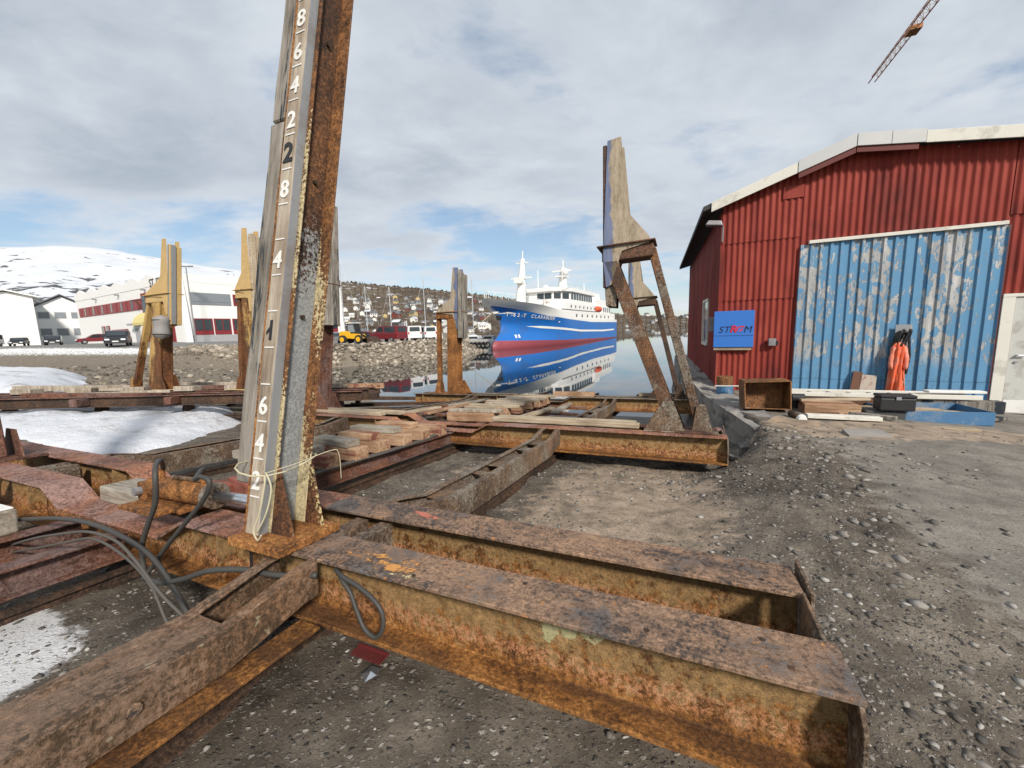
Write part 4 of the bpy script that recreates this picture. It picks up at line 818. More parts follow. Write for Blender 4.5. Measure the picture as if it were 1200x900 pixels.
# ------------------------------------------------------------------ left slipway cradle (rusty girders seen edge-on)
lcr = empty('side_cradle', M=LM, label='low rusty cradle of girders on the neighbouring slipway behind the snow', cat='boat cradle')
u = Vector((.85, .53, 0)).normalized(); nv = Vector((-u.y, u.x, 0)); L0 = Vector((-16.2, 2.5, 0))
for off in (-.75, 0, .75, 1.6):
    a = L0 + nv * off; b = a + u * 10.2
    for z in (-.03, -.24):
        mb = MB(); mb.bar(a + Vector((0, 0, z)), b + Vector((0, 0, z)), .16, .02); mb.build('girder_flange', M['rust_dark'] if z < -.1 else M['rust_red'], lcr)
    mb = MB(); mb.bar(a + Vector((0, 0, -.135)), b + Vector((0, 0, -.135)), .014, .19); mb.build('girder_web', M['rust_dark'], lcr)
for d in (.8, 2.6, 4.4, 6.2, 8.0, 9.6):
    a = L0 + u * d - nv * 1.1; b = L0 + u * d + nv * 2.6
    mb = MB(); mb.bar(a + Vector((0, 0, -.13)), b + Vector((0, 0, -.13)), .14, .16); mb.build('cross_member', M['rust_red'], lcr, bevel=.01)
    for t in (-.4, 1.4):
        p = L0 + u * d + nv * t; mb = MB(); mb.tube([p + Vector((0, 0, -.38)) - u * .05, p + Vector((0, 0, -.38)) + u * .05], .15, 12); mb.build('wheel', M['rust_dark'], lcr)
for i, d in enumerate((.6, 1.9, 3.1, 4.3, 5.5, 6.7, 7.9, 9.1)):
    p = L0 + u * d + nv * .75; mb = MB(); mb.box((0, 0, .065), (.5, .30, .13)); o = mb.build('keel_block', M['wood_white'], bevel=.012, seg=2); o.matrix_world = LM @ Matrix.Translation(p + Vector((0, 0, -.018))) @ Matrix.Rotation(.56 + random.uniform(-.2, .2), 4, 'Z'); tag(o, 'small pale timber block on the low cradle behind the snow, %s from the picture edge' % ORD[i], 'timber', 'blocks on the low cradle')
for i, (d, t, l, w_, lab) in enumerate(((1.2, -.4, 1.7, .3, 'wide weathered plank lying on the low cradle at the picture edge'), (4.6, -.2, 1.9, .2, 'slanting pale plank lying on the low cradle below the yellow arm'), (8.3, 1.2, 2.2, .2, 'pale plank at the right end of the low cradle beside the numbered arm'), (3.0, 1.5, 1.6, .18, 'grey plank on the low cradle left of the yellow arm'))):
    p = L0 + u * d + nv * t; mb = MB(); mb.box((0, 0, .035), (l, w_, .07)); o = mb.build('plank', M['wood_white'], bevel=.008); o.matrix_world = LM @ Matrix.Translation(p + Vector((0, 0, -.018))) @ Matrix.Rotation(.56 + (-.35, .7, -.1, .1)[i] * .6, 4, 'Z'); tag(o, lab, 'plank')
for k, off in enumerate((-.4, 1.4)):
    a = L0 + nv * off; rm = LM @ Matrix.Translation(a) @ Matrix.Rotation(-math.atan2(u.x, u.y), 4, 'Z'); rail(0, -2, 15, ('near' if k == 0 else 'far') + ' dark rail under the low cradle behind the snow', -.63, rm)
for i, (r0, s0, r1, s1, hh, ww, mt, lab) in enumerate((
    (-11.8, 7.2, -8.6, 8.6, -.16, .22, 'rust_red', 'long reddish girder lying behind the numbered arm towards the water'), (-12.6, 7.9, -9.4, 9.4, -.12, .16, 'wood_white', 'bleached timber beam lying behind the reddish girder'), (-11.0, 6.9, -7.6, 8.3, -.16, .2, 'rust_dark', 'dark girder lying just behind the numbered arm'),
    (-15.8, 7.2, -12.8, 9.0, .04, .18, 'wood_white', 'bleached beam behind the yellow arm foot'), (-14.8, 6.6, -10.6, 8.9, -.02, .16, 'rust_red', 'rusty girder running behind the yellow arm foot'), (-9.6, 7.2, -8.4, 9.4, .02, .2, 'wood_block', 'brown timber across the dark girders behind the numbered arm'), (-17.4, 4.6, -14.6, 6.4, .06, .22, 'wood_white', 'bleached timber on the snow at the picture edge'), (-13.2, 3.6, -11.0, 5.1, .0, .2, 'rust_red', 'rusty bar lying along the rear edge of the snow'))):
    mb = MB(); mb.bar((r0, s0, hh), (r1, s1, hh - .06), ww, .16); o = mb.build('scrap_beam', M[mt], bevel=.012); o.matrix_world = LM; tag(o, lab, 'beam', 'loose beams around the low cradle', 'thing')
# long dark timbers lying half in the water below the low cradle
for i, (r0, s0, r1, s1, z0, z1) in enumerate(((-9.5, 9.2, -6.8, 14.2, -.3, -.62), (-8.6, 8.3, -5.6, 13.2, -.35, -.60), (-10.5, 10.2, -8.0, 15.0, -.2, -.6))):
    mb = MB(); mb.bar((r0, s0, z0), (r1, s1, z1), .28, .12); o = mb.build('skid_timber', M['rust_dark'], bevel=.01); o.matrix_world = MS; tag(o, ('first', 'second', 'third')[i] + ' long dark skid timber reaching into the water behind the numbered arm', 'timber', 'skid timbers')

# ------------------------------------------------------------------ red corrugated shed
SM = Matrix.Translation((4.74, 9.1, 0)) @ Matrix.Rotation(R_(-26), 4, 'Z')
shed = empty('boat_shed', M=SM, label='red corrugated boat shed with peeling blue sliding door', cat='shed')
def roof_z(x): return 4.90 + (.34 * (x - 2.165) if x < 2.165 else -.145 * (x - 2.165))
def corr(name, x0, x1, zb, zt, mat, parent, pitch=.112, amp=.016, y=0, M_=None, n=6):
    k = max(2, int(round((x1 - x0) / pitch * n))); mb = MB(); A = []; B = []
    for i in range(k + 1):
        x = x0 + (x1 - x0) * i / k; yy = y - amp * math.cos(x / pitch * 2 * math.pi); A.append((x, yy, zb(x) if callable(zb) else zb)); B.append((x, yy, zt(x) if callable(zt) else zt))
    if M_ is not None: A = [M_ @ Vector(p) for p in A]; B = [M_ @ Vector(p) for p in B]
    T = Vector((0, .006, 0)) if M_ is None else Vector((.006, 0, 0))
    mb.loft([A, B], 0, False, False); mb.loft([[Vector(p) + T for p in A], [Vector(p) + T for p in B]], 0, False, False)
    o = mb.build(name, mat, parent, smooth=True); return o
wt = lambda x: roof_z(x) - .16
# unseen backing added behind the thin sheets to block light
mb = MB(); mb.prism([(.02, -1.2), (9.2, -1.2), (9.2, roof_z(9.2) - .2), (2.165, roof_z(2.165) - .2), (.02, roof_z(.02) - .2)], lambda x, z: (x, .06, z), lambda x, z: (x, .20, z)); mb.build('wall_light_block', M['red_trim'], shed)
xs_ = [0, .5, 1.42]
for a, b in zip(xs_[:-1], xs_[1:]):
    corr('cladding_sheet', a, b + .02, -.35, 2.005, M['red_sheet'], shed, y=-.002); corr('cladding_sheet', a, b + .02, 1.985, 3.235, M['red_sheet'], shed, y=-.018); corr('cladding_sheet', a, b + .02, 3.21, wt, M['red_sheet'], shed, y=-.034)
for i, (a, b) in enumerate(((1.44, 2.45), (2.44, 3.45), (3.44, 4.42))): corr('cladding_sheet', a, b, 3.02, wt, M['red_sheet'], shed, y=-.002 - .004 * (i % 2))
for i, (a, b) in enumerate(((4.41, 5.3), (5.29, 6.3), (6.29, 7.3), (7.29, 8.3), (8.29, 9.2))):
    corr('cladding_sheet', a, b, 1.86 if a < 5.5 else -.35, 3.235, M['red_sheet'], shed, y=-.002 - .004 * (i % 2)); corr('cladding_sheet', a, b, 3.21, wt, M['red_sheet'], shed, y=-.020 - .004 * (i % 2))
# side wall towards the water
ang = math.atan2(-.104, .995); SW = Matrix.Rotation(-ang, 4, 'Z') @ Matrix.Rotation(R_(90), 4, 'Z')
for i in range(9):
    corr('side_sheet', i * 1.02, i * 1.02 + 1.04, -1.6, 3.95, M['red_sheet_side'], shed, y=.002 + .004 * (i % 2), M_=SW)
mb = MB(); p = SW @ Vector((9.2, 0, 0)); mb.add([(.03, .05, -1.6), (p.x + .03, p.y, -1.6), (p.x + .13, p.y, -1.6), (.13, .05, -1.6), (.03, .05, 3.9), (p.x + .03, p.y, 3.9), (p.x + .13, p.y, 3.9), (.13, .05, 3.9)], [(0, 1, 2, 3), (4, 5, 6, 7), (0, 1, 5, 4), (1, 2, 6, 5), (2, 3, 7, 6), (3, 0, 4, 7)]); mb.build('side_light_block', M['red_trim'], shed)  # same added backing behind the side sheets, stops light passing through
mb = MB(); mb.span((-.03, -.032, -.4), (.05, .03, 3.86)); mb.build('corner_trim', M['red_sheet'], shed)
# side window
for nm, mat, a, b, y0, y1 in (('window_frame', 'fascia_white', (1.78, .90), (3.12, 2.17), .005, .05),):
    fr = MB()
    for q in ((a, (b[0], a[1] + .07)), ((a[0], b[1] - .07), b), (a, (a[0] + .07, b[1])), ((b[0] - .07, a[1]), b)):
        fr.add([SW @ Vector(v) for v in [(q[0][0], y1, q[0][1]), (q[1][0], y1, q[0][1]), (q[1][0], y1, q[1][1]), (q[0][0], y1, q[1][1]), (q[0][0], y0, q[0][1]), (q[1][0], y0, q[0][1]), (q[1][0], y0, q[1][1]), (q[0][0], y0, q[1][1])]], [(0, 1, 2, 3), (4, 5, 6, 7), (0, 1, 5, 4), (1, 2, 6, 5), (2, 3, 7, 6), (3, 0, 4, 7)])
    win = fr.build('window', M[mat], shed)
    mb = MB(); mb.add([SW @ Vector(v) for v in [(1.84, .03, .96), (3.06, .03, .96), (3.06, .03, 2.11), (1.84, .03, 2.11)]], [(0, 1, 2, 3)]); mb.build('pane', M['glass'], win)
    mb = MB(); mb.add([SW @ Vector(v) for v in [(2.5, .036, .96), (3.0, .036, .96), (3.0, .036, 2.11), (2.6, .036, 2.11)]], [(0, 1, 2, 3)]); mb.build('curtain', M['ply_white'], win)
# roof: two slopes with thickness, skewed to follow the side wall
def roofq(x0, x1, dz=0):
    y0, y1 = -.22, 9.4; sk = lambda y: -.104 * y
    v = [(x0 + (sk(y) if x0 < 1 else 0), y, roof_z(x0) + dz + t) for t in (-.10, -.0) for y in (y0, y1)] + [(x1, y, roof_z(x1) + dz + t) for t in (-.10, -.0) for y in (y0, y1)]
    mb = MB(); mb.add(v, [(0, 1, 3, 2), (4, 6, 7, 5), (0, 4, 5, 1), (2, 3, 7, 6), (0, 2, 6, 4), (1, 5, 7, 3)]); return mb
rf = roofq(-.42, 2.165).build('roof', M['roof_dark'], shed); roofq(2.165, 9.6).build('roof', M['roof_dark'], shed)
def fascia(name, x0, x1, mat, dt, db, y=-.25, th=.03):
    mb = MB(); v = [(x, yy, roof_z(x) + q) for yy in (y, y + th) for x, q in ((x0, -db), (x1, -db), (x1, dt), (x0, dt))]
    mb.add(v, [(0, 1, 2, 3), (4, 5, 6, 7), (0, 1, 5, 4), (1, 2, 6, 5), (2, 3, 7, 6), (3, 0, 4, 7)]); return mb.build(name, mat, shed, bevel=.004)
fascia('fascia_board', -.24, 1.27, M['fascia_white'], .0, .20); fascia('fascia_cap', 1.275, 2.16, M['fascia_steel'], .03, .20, -.262); fascia('fascia_cap', 2.17, 2.66, M['fascia_steel'], .03, .195, -.262); fascia('fascia_cap', 2.665, 3.13, M['fascia_steel'], .03, .195, -.260); fascia('fascia_board', 3.135, 6.3, M['fascia_white'], .0, .20); fascia('fascia_board', 6.31, 9.6, M['fascia_white'], .0, .20)
fascia('trim_board', 1.29, 2.16, M['red_trim'], -.20, .31, -.235); fascia('trim_board', 2.17, 3.05, M['red_trim'], -.20, .30, -.235)
mb = MB(); mb.span((1.08, -.06, 3.98), (1.43, -.03, 4.22)); mb.build('patch_panel', M['red_sheet'], shed)
# blue sliding door
dz0, dz1 = -.27, 3.03
mb = MB(); mb.span((1.44, -.045, dz0), (4.38, -.03, dz1)); door = mb.build('sliding_door', M['tray_dark'], shed)
def ribbed(x0, x1, z0, z1, y):
    mb = MB(); pts = []; pitch = .163; x = x0
    while x < x1 - .01:
        for dx, yy in ((0, 0), (.012, -.030), (.055, -.030), (.067, 0), (.11, 0)):
            if x + dx <= x1: pts.append((x + dx, y + yy))
        x += pitch
    pts.append((x1, y)); A = [(a, b, z0) for a, b in pts]; B = [(a, b, z1) for a, b in pts]; mb.loft([A, B], 0, False, False); return mb
for i, (a, b) in enumerate(((1.425, 2.40), (2.405, 3.40), (3.405, 4.40))):
    ribbed(a, b, .285, dz1, -.052 - .003 * (i % 2)).build('door_sheet', M['blue_door'], door); ribbed(a, b, dz0, .28, -.056 - .003 * (i % 2)).build('door_sheet', M['blue_door'], door)
mb = MB(); mb.span((1.56, -.125, 3.035), (4.36, -.03, 3.10)); mb.build('door_rail', M['fascia_white'], door, bevel=.006)
mb = MB(); mb.span((4.40, -.06, -.27), (4.425, -.02, 3.05)); mb.build('door_jamb', M['red_trim'], shed)
# white personnel door
mb = MB(); mb.span((4.43, -.075, -.30), (4.59, -.01, 1.80)); mb.build('door_frame', M['fascia_white'], shed, bevel=.004)
mb = MB(); mb.span((4.43, -.078, 1.802), (5.6, -.01, 1.86)); mb.build('door_frame', M['fascia_white'], shed, bevel=.004)
mb = MB(); mb.span((4.60, -.05, -.27), (5.55, -.01, 1.795)); pd = mb.build('door', M['door_white'], shed, bevel=.004)
mb = MB(); mb.tube([(4.70, -.05, .78), (4.70, -.10, .78)], .015, 8); mb.tube([(4.70, -.095, .78), (4.82, -.095, .78)], .012, 8); mb.build('handle', M['steel_bright'], pd)
mb = MB(); mb.tube([(4.70, -.05, .66), (4.70, -.07, .66)], .022, 10); mb.build('lock', M['steel_grey'], pd)
mb = MB(); mb.span((4.615, -.056, -.25), (5.54, -.051, -.02)); mb.build('kick_plate', M['white_paint'], pd)
mb = MB(); mb.span((4.90, -.058, 1.25), (5.1, -.051, 1.45)); mb.build('notice', M['mark_orange'], pd)
# sign box
sg = empty('sign_board', M=SM @ Matrix.Translation((.29, -.02, 1.36)), label='blue hand-lettered STRØM sign on the red shed corner', cat='sign')
mb = MB(); mb.box((0, -.06, .0), (.78, .09, .80)); mb.build('sign_box', M['sign_blue'], sg, bevel=.004)
mb = MB(); mb.box((-.01, -.05, -.435), (.74, .06, .06)); mb.build('sign_ledge', M['wood_pale'], sg)
mb = MB(); mb.box((0, -.106, -.145), (.77, .002, .008)); mb.build('sign_seam', M['ink_black'], sg)
for x, t, c in ((-.255, 'S', 'ink_black'), (-.14, 'T', 'ink_black'), (-.01, 'R', 'ink_red'), (.115, 'Ø', 'ink_red'), (.265, 'M', 'ink_black')):
    text('letter', t, .20 if t != 'R' else .215, M[c], sg, Matrix.Translation((x, -.108, -.115)) @ XZ, .003, .25, .0 if c == 'ink_black' else .005)
text('letter_outline', 'R', .215, M['ink_black'], sg, Matrix.Translation((-.022, -.1065, -.115)) @ XZ, .001, .25, .006)
# floodlight on the corner
fl = empty('flood_light', M=SM @ Matrix.Translation((-.05, -.05, 3.62)), label='grey floodlight on an arm at the shed corner', cat='lamp')
mb = MB(); mb.tube([(.05, -.02, -.35), (.05, -.10, -.05), (.0, -.16, .0)], .018, 8); mb.build('bracket_arm', M['steel_grey'], fl)
mb = MB(); mb.box((-.12, -.18, .02), (.34, .20, .10), taper=.75, ry=.15); mb.build('lamp_head', M['steel_grey'], fl, bevel=.015, seg=2)
mb = MB(); mb.box((-.12, -.18, -.038), (.28, .15, .012), ry=.15); mb.build('lens', M['glass'], fl)
# socket box
sk = empty('socket_box', M=SM @ Matrix.Translation((1.03, -.03, 1.06)), label='grey electrical socket box on the red wall', cat='socket')
mb = MB(); mb.box((0, -.05, 0), (.14, .10, .16)); mb.build('box_body', M['steel_grey'], sk, bevel=.01)
mb = MB(); mb.box((.08, -.06, -.02), (.06, .08, .10)); mb.build('plug', M['black_paint'], sk, bevel=.01)
# meter box round the corner
mb = MB(); p = SW @ Vector((.55, .07, 1.48)); mb.box(p, (.14, .30, .34)); o = mb.build('meter_box', M['steel_grey'], bevel=.01); o.matrix_world = SM; tag(o, 'grey meter box on the dark side wall beside the sign', 'meter box')

# retaining wall and broken concrete below the shed
def rough_block(name, pts, z0, ztop, mat, label, cat, amp=.06, seed=0):
    """vertical-sided concrete block with uneven faces; pts is a closed outline, ztop may vary per corner"""
    bm = bmesh.new(); n = len(pts); zt = ztop if hasattr(ztop, '__len__') else [ztop] * n
    lo = [bm.verts.new((x, y, z0)) for x, y in pts]; hi = [bm.verts.new((x, y, z)) for (x, y), z in zip(pts, zt)]
    bm.faces.new(lo[::-1]); bm.faces.new(hi)
    for i in range(n): bm.faces.new((lo[i], lo[(i + 1) % n], hi[(i + 1) % n], hi[i]))
    bmesh.ops.triangulate(bm, faces=bm.faces[:])
    for _ in range(4):
        long = [e for e in bm.edges if e.calc_length() > .28]
        if not long: break
        bmesh.ops.subdivide_edges(bm, edges=long, cuts=1); bmesh.ops.triangulate(bm, faces=bm.faces[:])
    bmesh.ops.recalc_face_normals(bm, faces=bm.faces); rnd = random.Random(seed)
    for v in bm.verts: v.co += v.normal * rnd.uniform(-amp, amp * .4)
    me = bpy.data.meshes.new(name); bm.to_mesh(me); bm.free(); me.materials.append(mat); o = bpy.data.objects.new(name, me); COL.objects.link(o); return tag(o, label, cat)
rough_block('retaining_wall', [(3.55, 5.72), (3.98, 5.60), (4.45, 7.2), (4.75, 8.9), (5.2, 10.4), (8.2, 18.5), (7.7, 18.7), (4.55, 10.2), (3.98, 8.2)], -1.9, [-.05, -.03, .02, .03, .1, .1, .1, .15, .05], M['concrete'], 'stained grey concrete retaining wall below the red shed', 'retaining wall', .05, 3)
rough_block('concrete_chunk', [(3.7, 5.55), (4.35, 5.35), (4.55, 5.75), (4.1, 6.0), (3.8, 5.85)], -.35, [-.06, -.10, .03, .05, .0], M['concrete_brown'], 'broken brown concrete slab tilted before the rusty bucket', 'concrete', .04, 5)
rough_block('concrete_chunk', [(3.42, 5.30), (3.62, 5.22), (3.72, 5.42), (3.52, 5.5)], -.5, [-.22, -.25, -.2, -.18], M['concrete'], 'small grey concrete lump at the foot of the retaining wall', 'concrete', .03, 6)
rough_block('concrete_chunk', [(3.3, 5.62), (3.5, 5.55), (3.55, 5.75), (3.4, 5.82)], -.6, [-.3, -.28, -.25, -.3], M['concrete'], 'dark rubble lump between plank and retaining wall', 'concrete', .03, 8)

rough_block('concrete_chunk', [(3.15, 5.0), (3.5, 4.85), (3.62, 5.15), (3.3, 5.28)], -.6, [-.2, -.16, -.1, -.14], M['concrete'], 'flat broken concrete slab on the gravel below the retaining wall', 'concrete', .03, 11)
rough_block('concrete_chunk', [(3.75, 5.05), (4.05, 4.9), (4.2, 5.2), (3.9, 5.3)], -.6, [-.08, -.1, -.02, -.02], M['concrete_brown'], 'tilted broken slab piece beside the brown concrete slab', 'concrete', .03, 12)
rough_block('concrete_chunk', [(4.4, 5.05), (4.95, 4.95), (5.0, 5.25), (4.5, 5.3)], -.6, [.0, -.02, .02, .03], M['concrete'], 'pale broken slab edge in front of the brown timber stack', 'concrete', .03, 13)
rough_block('concrete_chunk', [(3.0, 4.5), (3.2, 4.42), (3.28, 4.6), (3.1, 4.66)], -.6, [-.2, -.22, -.18, -.18], M['concrete_brown'], 'small angular concrete lump on the gravel slope', 'concrete', .03, 14)
# ------------------------------------------------------------------ clutter before the shed
def at_shed(x, y, z, rz=0): return SM @ Matrix.Translation((x, y, z)) @ Matrix.Rotation(rz, 4, 'Z')
bk = empty('skip_bucket', M=at_shed(.72, -2.35, .02, .12) @ Matrix.Rotation(R_(-8), 4, 'X'), label='open rusty steel bucket tipped towards the camera by the retaining wall', cat='bucket')
mb = MB()
mb.add([(-.34, .30, -.02), (.30, .30, -.02), (.33, .32, .52), (-.36, .32, .50)], [(0, 1, 2, 3)]); mb.build('back_plate', M['bucket_rust'], bk)
for nm, q in (('side_plate', [(-.34, .30, -.02), (-.36, .32, .50), (-.34, -.05, .44), (-.33, -.10, .0)]), ('side_plate', [(.30, .30, -.02), (.33, .32, .52), (.33, -.05, .47), (.32, -.10, .0)]), ('bottom_plate', [(-.34, .30, -.02), (.30, .30, -.02), (.32, -.10, .0), (-.33, -.10, .0)]), ('top_plate', [(-.36, .32, .50), (.33, .32, .52), (.33, -.05, .47), (-.34, -.05, .44)])):
    mb = MB(); mb.add(q, [(0, 1, 2, 3)]); o = mb.build(nm, M['bucket_rust'], bk); so = o.modifiers.new('s', 'SOLIDIFY'); so.thickness = .016
lad = empty('ladder', M=at_shed(2.45, -1.18, .17, .10), label='long white ladder lying along the blue door', cat='ladder')
for y in (-.19, .19):
    mb = MB(); mb.box((0, y, 0), (2.7, .035, .075)); mb.build('side_rail', M['fascia_white'], lad, bevel=.005)
for i in range(9):
    mb = MB(); mb.tube([(-1.2 + i * .3, -.18, 0), (-1.2 + i * .3, .18, 0)], .016, 8); mb.build('rung', M['fascia_white'], lad)
def boards(spec):
    for i, (x, y, z, l, w_, h, rz, mat, lab) in enumerate(spec):
        mb = MB(); mb.box((0, 0, h / 2), (l, w_, h)); o = mb.build('board', M[mat], bevel=.006); o.matrix_world = at_shed(x, y, z, rz); tag(o, lab, 'board', 'boards heaped before the blue door')
boards([(1.66, -2.72, -.01, .92, .14, .06, .06, 'fascia_white', 'short white board at the front of the heap by the bucket'), (2.25, -2.66, -.12, 1.95, .12, .05, .10, 'wood_pale', 'long pale board on the ground in front of the blue tray'),
    (1.62, -2.10, -.03, .75, .4, .16, .05, 'wood_block', 'brown timber stack in the middle of the heap'), (2.3, -1.75, -.06, 1.7, .16, .10, .06, 'wood_pale', 'pale beam in the heap behind the black toolbox'), (1.3, -1.5, .0, 1.5, .22, .09, .12, 'wood_grey', 'grey beam under the left end of the ladder'),
    (3.35, -1.15, -.09, 1.5, .2, .20, .05, 'wood_grey', 'weathered beam under the right end of the ladder'), (1.9, -1.35, -.05, 1.6, .3, .15, .03, 'brown_wood', 'dark brown timber behind the heap'), (3.55, -1.05, .215, .75, .16, .04, .12, 'white_paint', 'white-painted board end on top of the ladder'), (.95, -1.75, -.03, .9, .18, .14, -.1, 'wood_grey', 'short grey timber behind the bucket'),
    (1.75, -1.85, .13, 1.1, .10, .04, .35, 'wood_pale', 'thin lath lying crosswise on the brown timber stack'), (2.05, -2.35, -.02, .7, .09, .05, -.5, 'wood_grey', 'grey stick leaning out of the heap towards the camera'), (1.45, -2.45, -.04, .6, .16, .05, .7, 'brown_wood', 'short brown offcut between bucket and white board'), (3.0, -1.45, -.08, 1.2, .10, .06, -.12, 'wood_pale', 'pale batten lying behind the metal tray'), (3.75, -1.5, -.16, .7, .12, .05, .6, 'wood_grey', 'grey offcut at the end of the metal tray')])
ty = empty('metal_tray', M=at_shed(2.95, -1.72, -.13, .16), label='blue and grey open metal tray before the blue door', cat='tray')
for nm, c, d in (('front_plate', (0, -.38, .10), (1.25, .014, .20)), ('back_plate', (0, .38, .10), (1.25, .014, .20)), ('end_plate', (.62, 0, .10), (.014, .746, .20)), ('end_plate', (-.62, 0, .10), (.014, .746, .20)), ('floor_plate', (0, 0, .02), (1.22, .74, .012))):
    mb = MB(); mb.box(c, d); mb.build(nm, M['tray_blue'] if nm != 'floor_plate' else M['tray_dark'], ty, bevel=.002)
tb = empty('tool_box', M=at_shed(2.42, -2.18, .075, .08), label='black plastic toolbox on the corner of the metal tray', cat='toolbox')
mb = MB(); mb.box((0, 0, .10), (.44, .24, .20)); mb.build('box_body', M['black_paint'], tb, bevel=.02, seg=2)
mb = MB(); mb.box((0, 0, .225), (.45, .25, .045)); mb.build('lid', M['black_paint'], tb, bevel=.012)
mb = MB(); mb.box((0, -.128, .20), (.06, .012, .05)); mb.build('latch', M['steel_grey'], tb)
mb = MB(); mb.box((0, 0, -.10), (.5, .3, .19)); o = mb.build('crate', M['tray_dark'], bevel=.01); o.matrix_world = at_shed(2.30, -2.10, .06, .08); tag(o, 'dark scrap crate under the black toolbox', 'crate')
for x, l, mat, lab, tl in ((2.42, .62, 'brown_wood', 'brown board leaning on the blue door', .16), (2.62, .55, 'ply_white', 'white and red flaking board leaning on the blue door', .10)):
    mb = MB(); mb.box((0, 0, l / 2), (.15 if x < 2.5 else .26, .022, l)); o = mb.build('leaning_board', M[mat], bevel=.003); o.matrix_world = at_shed(x, -.26, -.14, 0) @ Matrix.Rotation(R_(-14), 4, 'X') @ Matrix.Rotation(tl, 4, 'Y'); tag(o, lab, 'board')
dr = empty('drum', M=at_shed(.14, -.75, -.02), label='brown and blue drum at the shed corner under the sign', cat='drum')
mb = MB(); mb.tube([(0, 0, 0), (0, 0, .22)], .16, 16); mb.build('lower_shell', M['tray_blue'], dr, bevel=.01)
mb = MB(); mb.tube([(0, 0, .221), (0, 0, .40)], .158, 16); mb.build('upper_shell', M['bucket_rust'], dr, bevel=.01)
mb = MB(); mb.tube([(-.05, -1.0, .20), (.75, -1.15, .24)], .014, 6); o = mb.build('pipe', M['fascia_white']); o.matrix_world = at_shed(0, 0, .0); tag(o, 'thin white pipe lying from the drum to the bucket', 'pipe')
mb = MB(); mb.tube([(.2, -1.9, .03), (.75, -2.0, .10)], .012, 6); o = mb.build('pipe', M['fascia_white']); o.matrix_world = at_shed(0, 0, .0); tag(o, 'thin pale pipe beside the top of the retaining wall', 'pipe')
mb = MB(); mb.tube([(0, 0, 0), (.0, -.34, -.02)], [.05, .045], 10); o = mb.build('steel_tube', M['rust_dark']); o.matrix_world = at_shed(1.02, -2.62, .02, .25); tag(o, 'dark tube with white plug below the bucket', 'tube')
mb = MB(); mb.tube([(.0, -.34, -.02), (0, -.39, -.022)], [.075, .06], 12); o = mb.build('white_plug', M['white_paint']); o.matrix_world = at_shed(1.02, -2.62, .02, .25); tag(o, 'white round plug on the dark tube', 'plug')
mb = MB(); mb.tube([(-.10, 0, 0), (.10, 0, 0)], .07, 12); o = mb.build('motor', M['black_paint'], bevel=.01); o.matrix_world = at_shed(1.22, -1.95, .17, .1); tag(o, 'black motor lying right of the bucket', 'motor')
mb = MB(); mb.box((0, 0, .03), (.62, .07, .06)); o = mb.build('plank', M['wood_grey'], bevel=.004); o.matrix_world = Matrix.Translation((3.10, 5.55, float(ground_z(3.1, 5.55)) + .01)) @ Matrix.Rotation(R_(-66), 4, 'Z'); tag(o, 'short grey plank on the gravel by the beam end', 'plank')
# orange suit hanging on the door
st = empty('work_suit', M=at_shed(3.07, -.20, .05) @ Matrix.Diagonal((.8, 1, 1, 1)), label='orange work suit hanging on the blue door', cat='suit')
mb = MB(); rings = []
for z, w_, d, cx in ((0, .165, .10, .01), (.06, .17, .11, .01), (.25, .155, .11, .0), (.45, .135, .10, -.01), (.62, .12, .09, -.01), (.78, .135, .09, -.01), (.88, .14, .08, -.01), (.95, .09, .06, -.01), (.99, .045, .04, -.01)):
    rings.append([(cx + w_ * (1 + .10 * math.sin(5 * a + z * 3) + .05 * math.sin(11 * a - z * 9)) * math.cos(a), d * (1 + .30 * math.sin(7 * a - z * 5) + .15 * math.sin(13 * a + z * 14)) * math.sin(a), z) for a in np.linspace(0, 6.283, 28, endpoint=False)])
mb.loft(rings); mb.build('suit_body', M['orange_suit'], st, smooth=True)
for sx in (-1, 1):
    mb = MB(); rings = []
    for t in np.linspace(0, 1, 9):
        cx = sx * (.085 + .055 * math.sin(t * 2.2)) - .01; cy = -.03 - .05 * t; z = .90 - .42 * t; w_ = .050 - .012 * t + .006 * math.sin(t * 17)
        rings.append([(cx + w_ * (1 + .25 * math.sin(3 * a + t * 6)) * math.cos(a), cy + w_ * .7 * math.sin(a), z + .012 * math.sin(2 * a)) for a in np.linspace(0, 6.283, 12, endpoint=False)])
    mb.loft(rings); mb.build('sleeve', M['suit_pink'], st, smooth=True)
cb = empty('cable_bundle', M=at_shed(3.10, -.16, .98), label='black cable bundle hanging on a hook above the orange suit', cat='cable')
for k in range(7):
    a = random.uniform(0, 6.28); mb = MB(); pts = [(.05 * k / 3 - .06 + .07 * math.sin(q + a), -.02 - .012 * k, .12 + .15 * math.cos(q + a * .6) + .04 * math.sin(2 * q)) for q in np.linspace(0, 6.283, 15)]; mb.tube(pts, .014, 6); mb.build('coil', M['black_paint'], cb, smooth=True)
mb = MB(); mb.tube([(.10, -.03, .2), (.13, -.05, -.2), (.10, -.05, -.55)], .02, 6); mb.build('tail', M['black_paint'], cb)
mb = MB(); mb.box((.02, .02, .14), (.22, .02, .5)); mb.build('board', M['steel_grey'], cb)

